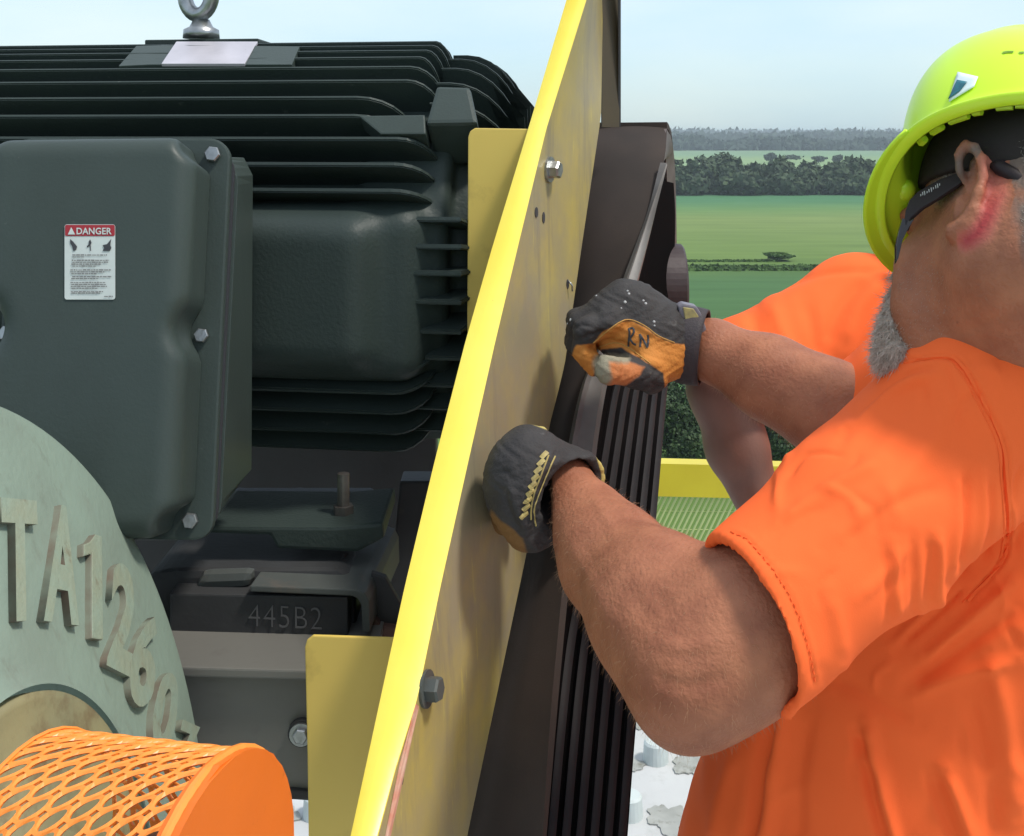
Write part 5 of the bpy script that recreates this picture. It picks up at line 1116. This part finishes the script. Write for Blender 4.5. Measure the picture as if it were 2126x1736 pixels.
V = emboss(V, Q, [([(1128, 936), (1108, 985), (1092, 1030), (1084, 1080)], 5, -.0015), ([(1146, 935), (1120, 1000), (1106, 1060), (1104, 1100)], 5, .0018), ([(1062, 1010), (1068, 1050), (1090, 1095)], 8, .0018), ([(1048, 1020), (1056, 1060), (1080, 1100)], 7, -.0020), ([(1060, 935), (1075, 960), (1078, 990)], 9, -.0012), ([(1032, 975), (1055, 985), (1070, 1010)], 8, -.0014), ([(1105, 1110), (1112, 1080), (1128, 1050)], 6, -.0018)])
V = V + normals(V, Q) * (.0006 * np.sin(V[:, 0] * 330 + 3 * np.sin(V[:, 2] * 210)) * np.sin(V[:, 2] * 290))[:, None]
p = proj(V); tp_ = poly_sd(p, [(1020, 1058), (1040, 1082), (1066, 1100), (1085, 1118), (1095, 1150), (1040, 1140), (1015, 1080)]); trm = np.minimum(seg_dist(p, [(1101, 873), (1130, 884), (1154, 892), (1190, 903)]) - 6, seg_dist(p, [(1190, 905), (1228, 921), (1246, 942), (1258, 985), (1256, 1020)]) - 9)
region(M['glove2'], 'tanp', (.20, .105, .038), -3, 3, noise=3); region(M['glove2'], 'trim', (.52, .43, .14), -1.5, 1.5)
gl2 = sd_obj('glove', V, Q, M['glove2'], w1, {'tanp': tp_, 'trim': trm}); gbv3 = bvh_of(V, Q)
bars = []
for k in range(9):
    t = k / 8; a = (1130 - 42 * t - 3 * math.sin(3 * t), 944 + 124 * t); bars.append([(a[0] - 7, a[1] + 8), (a[0] - 1, a[1] + 2), (a[0] + 6 + 2 * t, a[1] - 5)])
ym = mat('glove_print_yellow', (.46, .36, .12), .6, var=(.30, .23, .09), vscale=90)
decal_lines('cuff_print', gbv3, bars, .0046, ym, gl2, .0008, raised=.0006)
decal_lines('cuff_piping', gbv3, [[(1139, 946), (1124, 985), (1110, 1020), (1103, 1050), (1102, 1078)], [(1152, 948), (1132, 990), (1116, 1030), (1108, 1062), (1112, 1092)]], .0016, ym, gl2, .0008, raised=.0008)

# --- rear worker
w2_ = thing('person', 'worker behind in orange shirt, bare forearm hanging by the yellow rail', 'person', (.75, 2.0, FZ))
B2 = SDF((.22, 1.70, -.86), (1.02, 2.25, .22), .0055); d2 = 1.9
el2 = P(1500, 805, 1.86)
B2.cone(P(1760, 660, 1.95), el2, .062, .052, k=.03); B2.cone(el2, P(1530, 930, 1.86), .052, .048, k=.03); B2.cone(P(1530, 930, 1.86), P(1592, 1085, 1.87), .048, .034, k=.02); B2.cone(P(1592, 1085, 1.87), P(1625, 1150, 1.87), .034, .04, k=.02)
for k in range(4): B2.cone(P(1612 + 12 * k, 1160 + 3 * k, 1.86 + .01 * k), P(1632 + 14 * k, 1235 - 6 * k, 1.87 + .01 * k), .012, .009, k=.004)
B2.cone(P(1600, 1150, 1.85), P(1590, 1195, 1.84), .013, .011, k=.006)
B2.cone(P(1760, 660, 1.95), P(2000, 600, 2.0), .07, .07, k=.03); B2.cone(P(1990, 560, 2.0), P(1985, 480, 2.0), .06, .06, k=.03); B2.ell(P(1975, 400, 1.98), (.078, .10, .115), None, k=.03); B2.cone(P(1945, 410, 1.88), P(1940, 425, 1.875), .012, .015, k=.01)
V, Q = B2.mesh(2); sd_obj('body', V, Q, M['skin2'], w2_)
T2 = SDF((.25, 1.66, -1.10), (1.15, 2.30, .0), .0075)
T2.cone(P(1770, 655, 1.97), P(1535, 775, 1.88), .092, .083, k=.03); T2.cone(P(1540, 770, 1.88), P(1480, 850, 1.85), .083, .070, k=.02)
sn2 = (P(1480, 850, 1.85) - P(1640, 720, 1.92)).normalized(); T2.cut(P(1497, 815, 1.86), (sn2 + Vector((.0, 0, -.35))).normalized(), lo=np.array(P(1497, 815, 1.86)) - .14, hi=np.array(P(1497, 815, 1.86)) + .14)
T2.cone(P(1790, 640, 1.99), P(2100, 650, 2.02), .088, .10, k=.05); T2.cone(P(1930, 800, 2.05), P(1890, 1150, 2.08), .20, .20, k=.06)
V, Q = T2.mesh(3)
V = emboss(V, Q, [([(1490, 665), (1560, 618), (1640, 590), (1720, 566), (1850, 560)], 7, -.004), ([(1840, 580), (1780, 640), (1750, 720)], 16, .008), ([(1800, 575), (1745, 640), (1715, 720)], 14, -.007), ([(1560, 640), (1580, 720), (1600, 790)], 14, -.007), ([(1600, 625), (1625, 700), (1660, 760)], 16, .008), ([(1670, 620), (1690, 690), (1700, 750)], 14, -.005), ([(1500, 690), (1520, 740), (1525, 800)], 10, .005)])
sd_obj('shirt', V, Q, M['shirt2'], w2_)
T3 = SDF((.45, 1.85, -1.76), (.98, 2.35, -.90), .014)
for lx_ in (-.09, .10):
    T3.cone((.72 + lx_, 2.1, -1.0), (.72 + lx_ * 1.2, 2.1, -1.36), .10, .075, k=.05); T3.cone((.72 + lx_ * 1.2, 2.1, -1.36), (.72 + lx_ * 1.3, 2.1, -1.69), .075, .055, k=.02); T3.cone((.72 + lx_ * 1.3, 2.1, -1.70), (.66 + lx_ * 1.3, 2.02, -1.705), .048, .042, k=.01)
V, Q = T3.mesh(1); sd_obj('trousers', V, Q, M['jeans'], w2_)
